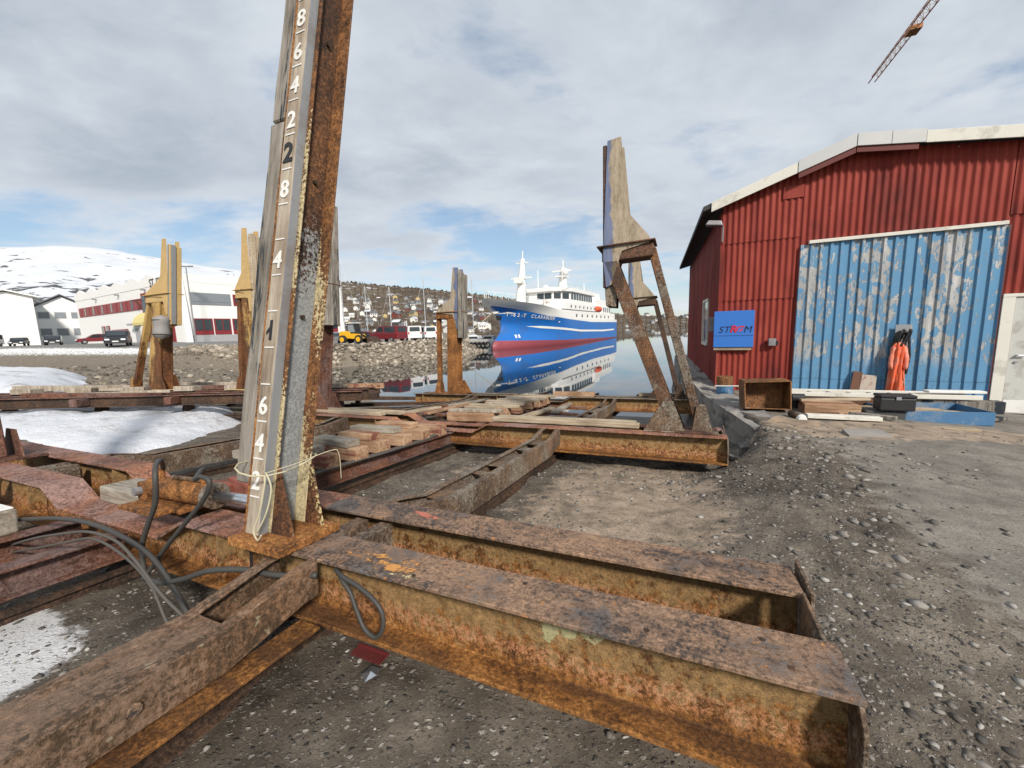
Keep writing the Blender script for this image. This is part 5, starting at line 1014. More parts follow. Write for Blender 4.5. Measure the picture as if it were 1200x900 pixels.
# ------------------------------------------------------------------ hills
def f_hill(g):
    p = g.node('ShaderNodeTexCoord').outputs['Object']; n = g.noise(p, .012, 8, .65, .3); n2 = g.noise(p, .07, 6, .7); z = g.sep(p)[2]
    c = g.ramp(g.math('ADD', g.math('MULTIPLY', n, .5), g.math('MULTIPLY', n2, .5)), [(.36, (.045, .036, .028)), (.5, (.105, .082, .060)), (.64, (.17, .145, .11))])
    sn = g.step(g.math('ADD', g.noise(p, .05, 7, .7), g.math('MULTIPLY', n, .2)), .69, .74); c = g.mix(g.math('MULTIPLY', sn, .75), c, (.60, .62, .66))
    return dict(col=c, rough=.95, bump=(n2, .6, 3.0), spec=.1)
mk('hill_scrub', f_hill)
def f_mtn(g):
    p = g.node('ShaderNodeTexCoord').outputs['Object']; n = g.noise(p, .004, 8, .62, .4); mp = g.node('ShaderNodeMapping'); g.put(mp.inputs[0], p); mp.inputs['Scale'].default_value = (.55, 1, 1.6); n2 = g.noise(mp.outputs[0], .016, 8, .68, .3); z = g.sep(p)[2]
    low = g.step(z, 330, 120)
    m_ = g.step(g.math('ADD', g.math('ADD', g.math('MULTIPLY', n2, .8), g.math('MULTIPLY', n, .2)), g.math('MULTIPLY', low, .15)), .585, .62)
    c = g.mix(m_, g.mix(n2, (.50, .53, .58), (.62, .64, .67)), (.085, .085, .09)); return dict(col=c, rough=.8, spec=.1)
mk('mountain_snow', f_mtn)
def dir_px(px, py):
    d = CW @ np.array(((px - 600) / 465., -(py - 450) / 465., -1.)); return d
def hill_grid(name, cols, y0f, y1f, base, mat, label, rough, nv=26, back=1.25):
    """a ridge seen from the yard: cols = (bearing tan, ridge elevation tan)"""
    V = []; nu = len(cols)
    for j in range(nv + 1):
        v = j / nv
        for (tx, te) in cols:
            y0, y1 = y0f(tx), y1f(tx)
            if v <= .8:
                k = v / .8; Y = y0 + (y1 - y0) * k; zr = 1.5 + te * y1; Z = base + (zr - base) * (k ** 1.15)
            else:
                k = (v - .8) / .2; Y = y1 * (1 + (back - 1) * k); Z = 1.5 + te * y1 - (te * y1) * .25 * k
            X = tx * Y; Z += rough * float(fbm(np.array(X * .004), np.array(Y * .004), 5)) * min(1, v * 4) * (1 if v < .75 else .35)
            V.append((X, Y, Z))
    F = [(j * nu + i, j * nu + i + 1, (j + 1) * nu + i + 1, (j + 1) * nu + i) for j in range(nv) for i in range(nu - 1)]
    mb = MB(); mb.add(V, F); o = mb.build(name, mat, smooth=True); return tag(o, label, kind='structure'), np.array(V)
def cols_px(pts, n):
    xs = np.linspace(pts[0][0], pts[-1][0], n); ys = np.interp(xs, [p[0] for p in pts], [p[1] for p in pts]); out = []
    for x, y in zip(xs, ys): d = dir_px(x, y); out.append((d[0] / d[1], d[2] / d[1]))
    return out
HC = cols_px([(100, 392), (230, 362), (320, 338), (395, 329), (450, 334), (500, 338), (570, 346), (640, 356), (735, 370), (810, 371), (900, 366), (1100, 350)], 150)
hy0 = lambda tx: 330 + 300 * smooth01((tx + .1) / .5); hy1 = lambda tx: 900 + 250 * smooth01((tx + .1) / .5)
_, HV = hill_grid('hill', HC, hy0, hy1, -3.0, M['hill_scrub'], 'brown scrub hillside with houses across the harbour', 9)
MC = cols_px([(-500, 330), (-200, 300), (0, 289), (60, 287), (120, 291), (180, 300), (240, 311), (290, 317), (400, 340), (520, 365), (600, 380)], 110)
hill_grid('mountain', MC, lambda t: 900, lambda t: 2600, -2, M['mountain_snow'], 'snow-covered fell behind the white buildings', 45, 44)
def hill_at(px, v):
    """point on the hillside for a bearing and a height fraction"""
    d = dir_px(px, 380); tx = d[0] / d[1]; txs = np.array([c[0] for c in HC]); i = int(np.argmin(abs(txs - tx))); nu = len(HC); j = v * .8 * 26; a = int(j); f = j - a
    return HV[a * nu + i] * (1 - f) + HV[(a + 1) * nu + i] * f

# scrub and ridge trees
def scrub():
    n = 5200; px = RNG.uniform(300, 900, n); v = RNG.random(n) ** .8; P_ = np.array([hill_at(a, min(b, .999)) for a, b in zip(px, v)]); s = RNG.uniform(.7, 2.3, n)
    o = stones('scrub', P_ + np.array((0, 0, .4)), s, M['stone'], flat=.8, shade=RNG.uniform(0, .30, n)); o.data.materials[0] = mk_scrub; tag(o, 'leafless brown birch scrub covering the hillside', kind='stuff')
    mb = MB()
    for k in range(260):
        p = hill_at(random.uniform(385, 640), random.uniform(.93, 1.0) if False else .999); h = random.uniform(2, 7) * random.random() ** .5; w_ = random.uniform(.6, 2.4); x, y, z = p[0] + random.uniform(-6, 6), p[1], p[2] - 1
        for q in range(3):
            a = q * 1.05 + random.uniform(0, .5); mb.add([(x - w_ * math.cos(a), y - w_ * math.sin(a), z + h * .35), (x, y, z), (x + w_ * math.cos(a), y + w_ * math.sin(a), z + h * .45), (x + .2, y, z + h)], [(0, 1, 2, 3)])
    o = mb.build('treeline', mk_scrub); tag(o, 'thin bare trees along the ridge line', kind='stuff')
mk_scrub = material('scrub_brown', lambda g: dict(col=g.ramp(g.attr('shade'), [(0, (.075, .056, .042)), (.3, (.15, .115, .085))]), rough=.95, spec=.05))
scrub()

# ------------------------------------------------------------------ houses on the hillside
mk('house_white', f_plain, col=(.66, .65, .62), rough=.8, var=.06); mk('house_yellow', f_plain, col=(.50, .38, .18), rough=.8); mk('house_dark', f_plain, col=(.07, .06, .055), rough=.8); mk('house_grey', f_plain, col=(.28, .29, .30), rough=.8); mk('house_red', f_plain, col=(.20, .05, .04), rough=.8)
mk('roof_grey', f_plain, col=(.11, .115, .125), rough=.8); mk('roof_snow', f_plain, col=(.55, .57, .60), rough=.8)
def house_proto(wall, roof, L=9., W=7.5, H=4.6, R=2.6):
    root = empty('hill_house', (0, 0, 0)); mb = MB(); mb.prism([(-W / 2, -3), (W / 2, -3), (W / 2, H), (0, H + R - .3), (-W / 2, H)], lambda y, z: (-L / 2, y, z), lambda y, z: (L / 2, y, z)); mb.build('wall', M[wall], root)
    mb = MB()
    for sg in (-1, 1): mb.prism([(0, H + R), (sg * (W / 2 + .6), H - .35), (sg * (W / 2 + .6), H - .1), (0, H + R + .25)], lambda y, z: (-L / 2 - .5, y, z), lambda y, z: (L / 2 + .5, y, z))
    rf = mb.build('roof', M[roof], root); mb = MB(); mb.box((L * .2, 0, H + R + .5), (.7, .7, 1.4)); mb.build('chimney', M['house_grey'], rf)
    for x in (-2.6, 0, 2.6):
        for sg in (-1, 1):
            mb = MB(); mb.box((x, sg * (W / 2 + .02), H * .55), (1.3, .06, 1.3)); mb.build('window', M['glass'], root)
    return root
KINDS_H = [('house_white', 'roof_grey', 'white'), ('house_white', 'roof_snow', 'white snow-roofed'), ('house_yellow', 'roof_grey', 'ochre yellow'), ('house_dark', 'roof_snow', 'dark brown'), ('house_grey', 'roof_grey', 'grey'), ('house_red', 'roof_grey', 'dark red')]
protos = [house_proto(a, b) for a, b, c in KINDS_H]; used = [False] * len(protos)
def put_house(px, v, kind, rz, sc_=1.0, where='the harbour hillside'):
    o = protos[kind] if not used[kind] else copy_tree(protos[kind]); used[kind] = True; p = hill_at(px, v); o.location = p; o.rotation_euler = (0, 0, rz); o.scale = (sc_,) * 3
    tag(o, 'small %s house among others on %s' % (KINDS_H[kind][2], where), 'house', '%s houses on %s' % (KINDS_H[kind][2], where))
rh = random.Random(11)
for i in range(92):
    px = rh.uniform(398, 572); v = .04 + .62 * rh.random() ** 1.1; k = rh.choices(range(6), (9, 4, 2, 3, 3, 2))[0]; put_house(px, v, k, rh.uniform(-.5, .5) + rh.choice((0, 1.57)), rh.uniform(.55, .95))
for i in range(14):
    px = rh.uniform(736, 835); k = rh.choices(range(6), (8, 3, 1, 2, 2, 2))[0]; put_house(px, .10 + .8 * rh.random(), k, rh.uniform(-.5, .5) + rh.choice((0, 1.57)), rh.uniform(.8, 1.3), 'the low far shore')

# ------------------------------------------------------------------ ship
mk('ship_blue', f_plain, col=(.012, .14, .48), rough=.38, var=.16, scale=.35, spec=.5, dirt=(.03, .10, .30), damt=.6); mk('ship_red', f_plain, col=(.27, .06, .075), rough=.5, var=.15, scale=.5); mk('ship_white', f_plain, col=(.78, .77, .74), rough=.45, var=.06, scale=.5); mk('ship_cream', f_plain, col=(.60, .56, .50), rough=.5, var=.1)
mk('ship_orange', f_plain, col=(.62, .10, .04), rough=.5)
SHM = Matrix.Translation((-3.3, 70.7, WZ)) @ Matrix.Rotation(math.atan2(.88458, .46639), 4, 'Z')     # x aft along the keel, -y = side seen from the yard
ship = empty('trawler', M=SHM, label='large blue and white trawler moored with its red boot-top mirrored in the harbour', cat='ship')
stem = lambda z: float(np.interp(z, [-3, -1, .3, 1.2, 2.0, 3.2, 4.5, 6.8, 7.8, 9.], [2.5, .6, .0, .4, 1.8, 3.2, 3.6, 2.2, -.2, -2.1]))
def halfb(u, z):
    t = max(0, (u - stem(z)) / np.interp(z, [0, 2, 6, 8.5], [30, 26, 17, 13])); b = 6.5 * (1 - (1 - min(t, 1)) ** 2.1) ** .92
    if z < 0: b *= max(.2, 1 + z * .12)
    if u > 58: b *= 1 - .14 * ((u - 58) / 13) ** 2
    if z < 2.4 and u < 3.5: b = max(b, .75 * math.sqrt(max(0, 1 - ((z - .4) / 2.0) ** 2)) * min(1, (u - stem(z)) * 1.5))
    return b
sheer = lambda u: float(np.interp(u, [-3, 0, 4, 10, 20, 38, 71], [8.0, 7.7, 6.9, 5.95, 5.35, 4.75, 4.8]))
redtop = lambda u: float(np.interp(u, [0, 20, 66, 71], [1.55, .95, .2, .15]))
us = [0, .02, .05, .09, .14, .2, .28, .38, .5, .62, .74, .84, .92, 1.0]
def hull_ring(k, side):
    zs = None
def hull(rows_f, name, mat, nu=40, nz=8):
    for side in (-1, 1):
        pts = []
        for j in range(nz + 1):
            row = []
            for i in range(nu + 1):
                f = (i / nu) ** 1.6; u0 = f * 71; z = rows_f(u0, j / nz); us_ = stem(z); u_ = us_ + (71 - us_) * f; row.append((u_, side * halfb(u_, z), z))
            pts.append(row)
        mb = MB(); mb.loft(pts, 0, False, False); yield mb
def add_hull(rows, mat, name, nz=8):
    mb = MB()
    for q in hull(rows, name, mat, nz=nz): mb.add(q.v, q.f)
    return mb.build(name, M[mat], ship, smooth=True)
add_hull(lambda u, t: -3 + t * (redtop(u) + 3), 'ship_red', 'boot_top', 7); hb = add_hull(lambda u, t: redtop(u) + t * (sheer(u) - redtop(u)), 'ship_blue', 'hull', 10)
bulw = lambda u: float(np.interp(u, [-3, 0, 5, 13, 22, 24, 71], [9.0, 8.85, 8.3, 7.5, 6.7, 5.6, 5.6]))
add_hull(lambda u, t: sheer(u) + .02 + t * (bulw(u) - sheer(u)), 'ship_white', 'bulwark', 2)
mb = MB(); b = halfb(71, 3); mb.add([(71, -b, -2), (71, b, -2), (71, halfb(71, 4.8), 5.6), (71, -halfb(71, 4.8), 5.6)], [(0, 1, 2, 3)]); mb.build('transom', M['ship_blue'], ship)
deck = MB(); dk = [(u_, s_ * (halfb(u_, sheer(u_)) - .1), sheer(u_) + (.9 if u_ < 22 else -.3)) for s_, seq in ((-1, np.linspace(0, 71, 24)), (1, np.linspace(71, 0, 24))) for u_ in seq]; deck.add(dk, [tuple(range(len(dk)))]); deck.build('deck', M['ship_cream'], ship)
def ship_box(name, a, b_, mat='ship_white', bevel=.12): mb = MB(); mb.span(a, b_); return mb.build(name, M[mat], ship, bevel=bevel)
# superstructure: deck house, accommodation, wheelhouse
def house(name, x0, x1, hw, z0, z1, nose, mat='ship_white'):
    mb = MB(); mb.prism([(x0, -hw * .55), (x0 + nose * .35, -hw * .85), (x0 + nose, -hw), (x1, -hw), (x1, hw), (x0 + nose, hw), (x0 + nose * .35, hw * .85), (x0, hw * .55)], lambda x, y: (x, y, z0), lambda x, y: (x, y, z1)); return mb.build(name, M[mat], ship, bevel=.1)
house('deck_house', 13.5, 66, 6.1, 4.6, 7.4, 4); house('accommodation', 18, 62, 5.6, 7.38, 9.2, 5); house('aft_house', 46, 67, 5.2, 9.18, 11.0, 1); wh = house('wheelhouse', 22, 44, 5.3, 9.18, 11.5, 4.5); house('wheelhouse_roof', 21.3, 45, 5.8, 11.48, 12.3, 4.6); house('funnel_casing', 50, 58, 3.5, 9.18, 13.0, 1)
win = [(22.0, -1.6, 22.0, 1.6), (22.2, -3.0, 22.9, -4.1), (23.6, -4.55, 25.8, -5.1)]
for i in range(9):
    x = 27.2 + i * 1.9; mb = MB(); mb.span((x, -5.36, 9.95), (x + 1.35, -5.29, 11.2)); mb.build('window', M['glass'], wh)
for (x0, y0, x1, y1) in ((21.98, -2.6, 21.98, -1.0), (21.98, -.8, 21.98, .8), (22.1, -3.1, 23.2, -4.3), (23.5, -4.6, 25.9, -5.2)):
    a = Vector((x0, y0, 0)); b2 = Vector((x1, y1, 0)); nn = Vector((b2.y - a.y, -(b2.x - a.x), 0)).normalized(); nn = nn if nn.x < 0 or nn.y < 0 else -nn; a += nn * .06; b2 += nn * .06; mb = MB(); mb.add([(a.x, a.y, 9.95), (b2.x, b2.y, 9.95), (b2.x, b2.y, 11.2), (a.x, a.y, 11.2)], [(0, 1, 2, 3)]); mb.build('window', M['glass'], wh)
for i in range(10):
    x = 26 + i * 3.1; mb = MB(); mb.span((x, -5.64, 8.0), (x + .7, -5.59, 8.6)); mb.build('porthole', M['glass'], ship)
for i in range(9):
    x = 24 + i * 4.2; mb = MB(); mb.span((x, -6.14, 5.9), (x + .8, -6.09, 6.6)); mb.build('porthole', M['glass'], ship)
# masts, radar, antennas
mb = MB(); mb.tube([(11.6, 0, 7), (12.6, 0, 13.4), (13.2, 0, 17.4)], [1.15, .75, .45], 10); mb.tube([(13.2, 0, 17.4), (13.3, 0, 19.0)], .12, 6); mb.bar((12.4, -2.2, 13.6), (12.4, 2.2, 13.6), .4, .3); mb.box((12.0, 0, 12.6), (2.6, 1.6, .25)); mb.box((11.3, 0, 13.2), (.9, 1.8, .9)); mb.bar((12.9, -1.4, 16.6), (12.9, 1.4, 16.6), .2, .2); mb.build('foremast', M['ship_white'], ship)
mb = MB(); mb.tube([(36, 0, 12.2), (36.4, 0, 18.2)], [1.3, .7], 10); mb.tube([(36.4, 0, 18.2), (36.5, 0, 20.4)], .15, 6); mb.box((35.8, 0, 16.2), (3.2, 2.6, .25)); mb.bar((35.4, -2.4, 17.6), (35.4, 2.4, 17.6), .3, .35); mb.build('main_mast', M['ship_white'], ship)
mb = MB(); bmv, bmf = ico()
for c, r in (((34.6, -1.2, 17.2), 1.0), ((37.6, 1.0, 14.8), .8), ((31, 2.5, 13.2), .9)): mb.add([tuple(np.array(v) * r + np.array(c)) for v in bmv], [tuple(map(int, f)) for f in bmf])
mb.build('radar_dome', M['ship_white'], ship, smooth=True)
for x, y, h in ((25, -4, 3.8), (27.5, 3, 5), (41, -4, 2.6), (30, -3, 2.2), (43, 2, 3.2), (48, 0, 2.4)):
    mb = MB(); mb.tube([(x, y, 12.2), (x, y, 12.2 + h)], .10, 5); mb.build('antenna', M['ship_white'], ship)
for nm, pr in (('railing', [(-1.2, 9.0), (4, 8.4), (9, 7.9), (14, 7.4)]),):
    for side in (-1, 1):
        mb = MB(); P_ = [(u_, side * (halfb(u_, z_ - .5) - .15), z_ + 1.1) for u_, z_ in pr]; mb.tube(P_, .05, 5)
        for u_ in np.arange(-1, 14, 1.0):
            z_ = float(np.interp(u_, [p[0] for p in pr], [p[1] for p in pr])); mb.tube([(u_, side * (halfb(u_, z_ - .5) - .15), z_), (u_, side * (halfb(u_, z_ - .5) - .15), z_ + 1.1)], .04, 4)
        mb.build('railing', M['ship_white'], ship)
for side in (-5.7,):
    mb = MB(); mb.tube([(22, side, 12.35), (44, side, 12.35)], .05, 5); mb.tube([(22, side, 13.1), (44, side, 13.1)], .05, 5)
    for x in np.arange(22, 44.1, 2): mb.tube([(x, side, 12.3), (x, side, 13.1)], .04, 4)
    mb.build('railing', M['ship_white'], ship)
# rescue boat, cranes, gear on deck
mb = MB(); rings = [[(x, -5.9 + w_ * math.cos(a), 8.3 + .75 * math.sin(a)) for a in np.linspace(0, 6.283, 10, endpoint=False)] for x, w_ in ((45.6, .1), (46.2, .6), (48.0, .75), (49.6, .6), (50.2, .1))]; mb.loft(rings); mb.build('rescue_boat', M['ship_orange'], ship, smooth=True)
mb = MB(); mb.tube([(17, -3, 7.4), (17, -3, 9.4)], .3, 8); mb.bar((17, -3, 9.3), (22.5, -4.5, 8.3), .4, .4); mb.build('deck_crane', M['ship_cream'], ship)
for i in range(4):
    mb = MB(); mb.span((54 + i * 2.2, -5.66, 7.6), (55.2 + i * 2.2, -5.58, 9.0)); mb.build('vent_grille', M['steel_grey'], ship)
mb = MB(); mb.span((19, -6.2, 7.45), (45, -5.7, 7.55)); mb.build('walkway', M['steel_grey'], ship)
# stripe, name, anchor pocket follow the plating
def on_hull(u_, z, off=.06): return (u_, -(halfb(u_, z) + off), z)
mb = MB(); st_ = [(u_, float(np.interp(u_, [8, 30, 50, 64], [4.0, 2.75, 2.45, 2.6]))) for u_ in np.linspace(8, 64, 30)]
mb.loft([[on_hull(u_, z - .22 * min(1, (u_ - 8) / 4)) for u_, z in st_], [on_hull(u_, z + .22 * min(1, (u_ - 8) / 4)) for u_, z in st_]], 0, False, False); mb.build('stripe', M['ship_white'], ship)
def hull_text(t, u0, z0, size, rise):
    x = u0
    for ch in t:
        if ch == ' ': x += size * .5; continue
        me = text_mesh(ch, size, .02, 0, .02); me.materials.clear(); me.materials.append(M['ship_white']); o = bpy.data.objects.new('letter', me); COL.objects.link(o); o.parent = ship
        z = z0 + rise * (x - u0); a = Vector(on_hull(x, z, .1)); b2 = Vector(on_hull(x + .5, z, .1)); up = (Vector(on_hull(x, z + .6, .1)) - a).normalized(); tx = (b2 - a).normalized(); nz = tx.cross(up).normalized(); up = nz.cross(tx)
        Mx = Matrix((tx, up, nz)).transposed().to_4x4(); Mx.translation = a; o.matrix_local = Mx; x += size * (.45 if ch in '-1I' else .75)
hull_text('T-62-T  CLARABUEN', 3.9, 5.75, 1.0, -.075)
mb = MB(); mb.loft([[on_hull(u_, 5.2, .05) for u_ in (1.8, 2.5, 3.2)], [on_hull(u_, 6.0, .05) for u_ in (1.5, 2.3, 3.1)]], 0, False, False); mb.build('anchor_pocket', M['black_paint'], ship)
mb = MB(); mb.loft([[on_hull(u_, 6.35, .05) for u_ in np.linspace(.6, 5.2, 6)], [on_hull(u_, 6.35 + .35 * (1 - ((u_ - 2.2) / 3.0) ** 2 if u_ < 5.2 else 0) + .05, .05) for u_ in np.linspace(.6, 5.2, 6)]], 0, False, False); mb.build('bow_flash', M['ship_white'], ship)
for u_, z in ((5.5, 2.2), (6.2, 2.2)):
    mb = MB(); mb.loft([[on_hull(u_ - .2, z - .3), on_hull(u_ + .2, z - .3)], [on_hull(u_ - .2, z + .3), on_hull(u_ + .2, z + .3)]], 0, False, False); mb.build('load_mark', M['ship_white'], ship)
mb = MB(); mb.tube([SHM.inverted() @ Vector((-7.4, 67.9, .6)), (-1.0, -1.0, 6.6)], .06, 5); mb.build('mooring_line', M['rope'], ship)

# pier end with tyre fenders
mk('pier_concrete', f_plain, col=(.30, .29, .27), rough=.9)
mb = MB(); mb.span((-9.5, 67.2, -4), (-3.9, 72, -.1)); o = mb.build('pier', M['pier_concrete'], bevel=.1); tag(o, 'low concrete pier end with a row of black tyres beside the ship bow', 'pier')
for i in range(7):
    mb = MB(); x = -8.0 + i * .68; ring = [[(x + .12 * math.cos(b_) * 1.2, 67.02 + .0, -1.05) for b_ in (0,)] for a in (0,)]
    rings = []
    for a in np.linspace(0, 6.283, 17):
        rings.append([(.16 * math.sin(b_), (.42 + .14 * math.cos(b_)) * math.cos(a), (.42 + .14 * math.cos(b_)) * math.sin(a)) for b_ in np.linspace(0, 6.283, 8, endpoint=False)])
    mb.loft(rings, 0, False); o = mb.build('tyre', M['rubber'], smooth=True); o.matrix_world = Matrix.Translation((x, 66.95, -.95)) @ Matrix.Rotation(R_(70), 4, 'Z'); tag(o, 'black tyre fender on the pier by the ship bow, %s in the row' % ORD[i], 'tyre', 'tyre fenders')

# ------------------------------------------------------------------ white industrial building on the quay
mk('bldg_white', f_plain, col=(.80, .795, .77), rough=.7, var=.06, scale=.3); mk('bldg_red', f_plain, col=(.22, .025, .03), rough=.6, var=.15); mk('bldg_grey', f_plain, col=(.36, .36, .37), rough=.8); mk('shutter_red', f_plain, col=(.26, .06, .06), rough=.6, var=.3, scale=1.5); mk('shutter_grey', f_plain, col=(.22, .24, .26), rough=.35, var=.2); mk('awning', f_plain, col=(.62, .52, .22), rough=.7)
Kc = Vector((-48.7, 60.0, 0)); e1 = Vector((.47, .883, 0)); e2 = Vector((-.86, .51, 0)); bz0, bz1 = .7, 11.2
bld = empty('industrial_building', (Kc.x, Kc.y, 0), 0, 'long white two-storey building with red window bands behind the quay', 'building')
L1, L2 = 28.5, 49.
def onb(d, t, z, out=0):
    nrm_ = Vector((e1.y, -e1.x, 0)) if d == 1 else Vector((-e2.y, e2.x, 0)) * 1
    if d == 2: nrm_ = Vector((-.51, -.86, 0))
    p = (e1 if d == 1 else e2) * t + nrm_ * out; return (p.x, p.y, z)
def panel(name, d, t0, t1, z0, z1, mat, parent, out0=.0, out1=.12):
    mb = MB(); v = [onb(d, t, z, o_) for o_ in (out0, out1) for t, z in ((t0, z0), (t1, z0), (t1, z1), (t0, z1))]; mb.add(v, [(0, 1, 2, 3), (4, 5, 6, 7), (0, 1, 5, 4), (1, 2, 6, 5), (2, 3, 7, 6), (3, 0, 4, 7)]); return mb.build(name, M[mat], parent)
A_, B_, C_ = Vector((0, 0, 0)), e1 * L1, e2 * L2; D_ = B_ + C_
mb = MB(); mb.add([(p.x, p.y, z) for z in (-.6, bz1 - 1.2) for p in (A_, B_, D_, C_)], [(3, 2, 1, 0), (4, 5, 6, 7), (0, 1, 5, 4), (1, 2, 6, 5), (2, 3, 7, 6), (3, 0, 4, 7)]); wall = mb.build('wall', M['bldg_white'], bld)
panel('parapet', 1, 0, L1, bz1 - 1.25, bz1, 'bldg_white', bld, -.4, .0)
# saw-tooth parapet on the long side
pts = [(0, bz1)]
for i in range(7): pts += [(i * 7 + 3.2, bz1 + .75), (min(L2, i * 7 + 7), bz1 - .1)]
pts = [(0, bz1 - 1.25)] + pts + [(L2, bz1 - 1.25)]
mb = MB(); mb.prism(pts, lambda t, z: onb(2, t, z, -.3), lambda t, z: onb(2, t, z, .06)); mb.build('gable_parapet', M['bldg_white'], bld)
# upper windows, right face
for i, (a, b_) in enumerate(((1.2, 6.9), (7.3, 12.9), (13.6, 19.2), (19.6, 27.2))):
    w_ = panel('window', 1, a, b_, 6.7, 8.5, 'bldg_red' if i % 2 else 'shutter_grey', bld, .0, .10); panel('pane', 1, a + .25, b_ - .25, 7.15, 8.4, 'shutter_grey' if i % 2 == 0 else 'glass', w_, .10, .14)
for i, (a, b_) in enumerate(((1.3, 3.9), (4.1, 6.5), (6.8, 9.2), (9.5, 11.8), (16, 19.5), (20, 24), (24.3, 27))):
    w_ = panel('window', 1, a, b_, 2.1, 4.6, 'bldg_red', bld, .0, .10); panel('pane', 1, a + .2, (a + b_) / 2 - .08, 2.75, 4.45, 'glass', w_, .10, .13); panel('pane', 1, (a + b_) / 2 + .08, b_ - .2, 2.75, 4.45, 'glass', w_, .10, .13)
panel('red_panel', 1, 11.9, 15.8, 2.1, 4.0, 'bldg_red', bld, .0, .11); panel('plinth', 1, -.1, L1, -.5, 2.0, 'bldg_grey', bld, .0, .09)
for t in (0.2, 15.6, 27.6):
    mb = MB(); v = [onb(1, t + a, z, o_) for o_, z in ((.05, bz1), (.9, .4)) for a in (-.35, .45)] ; v2 = [onb(1, t + a, z, -.05) for z in (bz1, .4) for a in (-.35, .45)]
    mb.add(v + v2, [(0, 1, 3, 2), (4, 6, 7, 5), (0, 4, 5, 1), (2, 3, 7, 6), (0, 2, 6, 4), (1, 5, 7, 3)]); mb.build('buttress', M['bldg_white'], bld)
# long face: shuttered band, doors, awning, sign
for i in range(17):
    a = 5.0 + i * 2.5; w_ = panel('window', 2, a, a + 2.35, 6.6, 8.4, 'shutter_red', bld, .0, .10); panel('pane', 2, a + .3, a + 1.1, 6.75, 8.25, 'glass' if i % 2 else 'bldg_red', w_, .10, .13)
w_ = panel('bay_window', 2, 3.2, 12.5, 5.6, 9.0, 'bldg_red', bld, .0, .6)
for i in range(5): panel('pane', 2, 3.6 + i * 1.8, 4.9 + i * 1.8, 6.0, 8.6, 'glass', w_, .6, .64)
for a, b_ in ((3, 5.2), (5.4, 7.6), (12, 14), (22, 30)): panel('red_panel', 2, a, b_, 1.0, 3.6, 'bldg_red', bld, .0, .1)
for a in (4, 9, 13.0, 31, 33.5): w_ = panel('window', 2, a, a + 1.8, 2.6, 4.4, 'bldg_red', bld, .0, .11); panel('pane', 2, a + .2, a + 1.6, 2.75, 4.25, 'glass', w_, .11, .14)
panel('door', 2, 16.5, 18.6, .7, 3.6, 'bldg_grey', bld, .0, .12); panel('canopy', 2, 16, 19, 4.1, 4.4, 'bldg_grey', bld, .0, 1.0)
mb = MB(); mb.prism([(0, 3.9), (2.0, 3.9), (2.0, 4.3), (1.6, 5.2), (.8, 5.9), (0, 6.1)], lambda o_, z: onb(2, 6.0, z, o_), lambda o_, z: onb(2, 13.0, z, o_)); mb.build('awning', M['awning'], bld)
tm = Matrix((tuple(-e2) , (0, 0, 1), (-.51, -.86, 0))).transposed().to_4x4(); tm.translation = onb(2, 7.0, 9.55, .10); text('sign_letters', 'ST. SKA', 1.7, M['black_paint'], bld, tm, .05)
for t in (12, 24, 36):
    q = onb(2, t, 9.6, .3); mb = MB(); mb.box(q, (.5, .5, .2)); mb.build('wall_lamp', M['steel_grey'], bld)

# houses left of it
def gable_house(name, loc, rz, L, W, H, R, label, wallm='bldg_white', roofm='roof_grey', wins=(), base=-1.):
    root = empty(name, loc, rz, label, 'house'); mb = MB(); mb.prism([(-W / 2, base), (W / 2, base), (W / 2, H), (0, H + R - .25), (-W / 2, H)], lambda x, z: (x, 0, z), lambda x, z: (x, L, z)); mb.build('wall', M[wallm], root)
    for sg in (-1, 1):
        mb = MB(); mb.prism([(0, H + R), (sg * (W / 2 + .7), H - .35), (sg * (W / 2 + .7), H - .05), (0, H + R + .3)], lambda x, z: (x, -.8, z), lambda x, z: (x, L + .8, z)); mb.build('roof', M[roofm], root)
    for (x0, x1, z0, z1) in wins:
        mb = MB(); mb.span((x0, -.06, z0), (x1, .02, z1)); f = mb.build('window', M['house_white'], root); mb = MB(); mb.span((x0 + .15, -.09, z0 + .15), (x1 - .15, -.062, z1 - .15)); mb.build('pane', M['shutter_grey'], f)
    return root
gable_house('white_hall', (-105.5, 85, 1.2), R_(50), 16, 7.6, 10.6, .9, 'plain white windowless hall at the picture edge', roofm='bldg_white')
gable_house('white_house', (-111.5, 101, 1.2), R_(42), 16, 11.0, 8.6, 3.4, 'white gabled house with paired windows behind the utility pole', wins=[(-4.3, -2.2, 6.2, 8.0), (-1.6, .6, 6.2, 8.0), (1.2, 3.2, 6.2, 8.0), (-4.3, -2.2, 2.0, 4.0), (-1.6, .6, 2.0, 4.0), (1.2, 3.2, 2.0, 4.0), (3.9, 5.4, 6.2, 8.0), (3.9, 5.4, 2.0, 3.6)])
mb = MB(); mb.span((-4.7, -6.0, -.5), (-1.5, -.5, 2.6)); o = mb.build('lean_to', M['bldg_white']); o.location = (-108, 92, 1.2); o.rotation_euler = (0, 0, R_(40)); tag(o, 'low white lean-to in front of the gabled house', 'shed')
up = empty('utility_pole', (-58.5, 67, 1.0), .3, 'leaning wooden utility pole with crossarm before the gabled house', 'pole')
mb = MB(); mb.tube([(0, 0, -.5), (-.9, 0, 7.2)], [.16, .11], 8); mb.build('shaft', M['rust_dark'], up)
mb = MB(); mb.tube([(-.5, 0, 4.0), (-2.7, 0, 7.0)], .09, 6); mb.build('brace', M['rust_dark'], up)
mb = MB(); mb.bar((-3.2, 0, 7.0), (.6, 0, 7.15), .14, .16); mb.build('crossarm', M['rust_dark'], up)
lp = empty('lamp_post', (-45.2, 57.5, .9), 0, 'thin lamp post with twin heads at the building corner', 'lamp post')
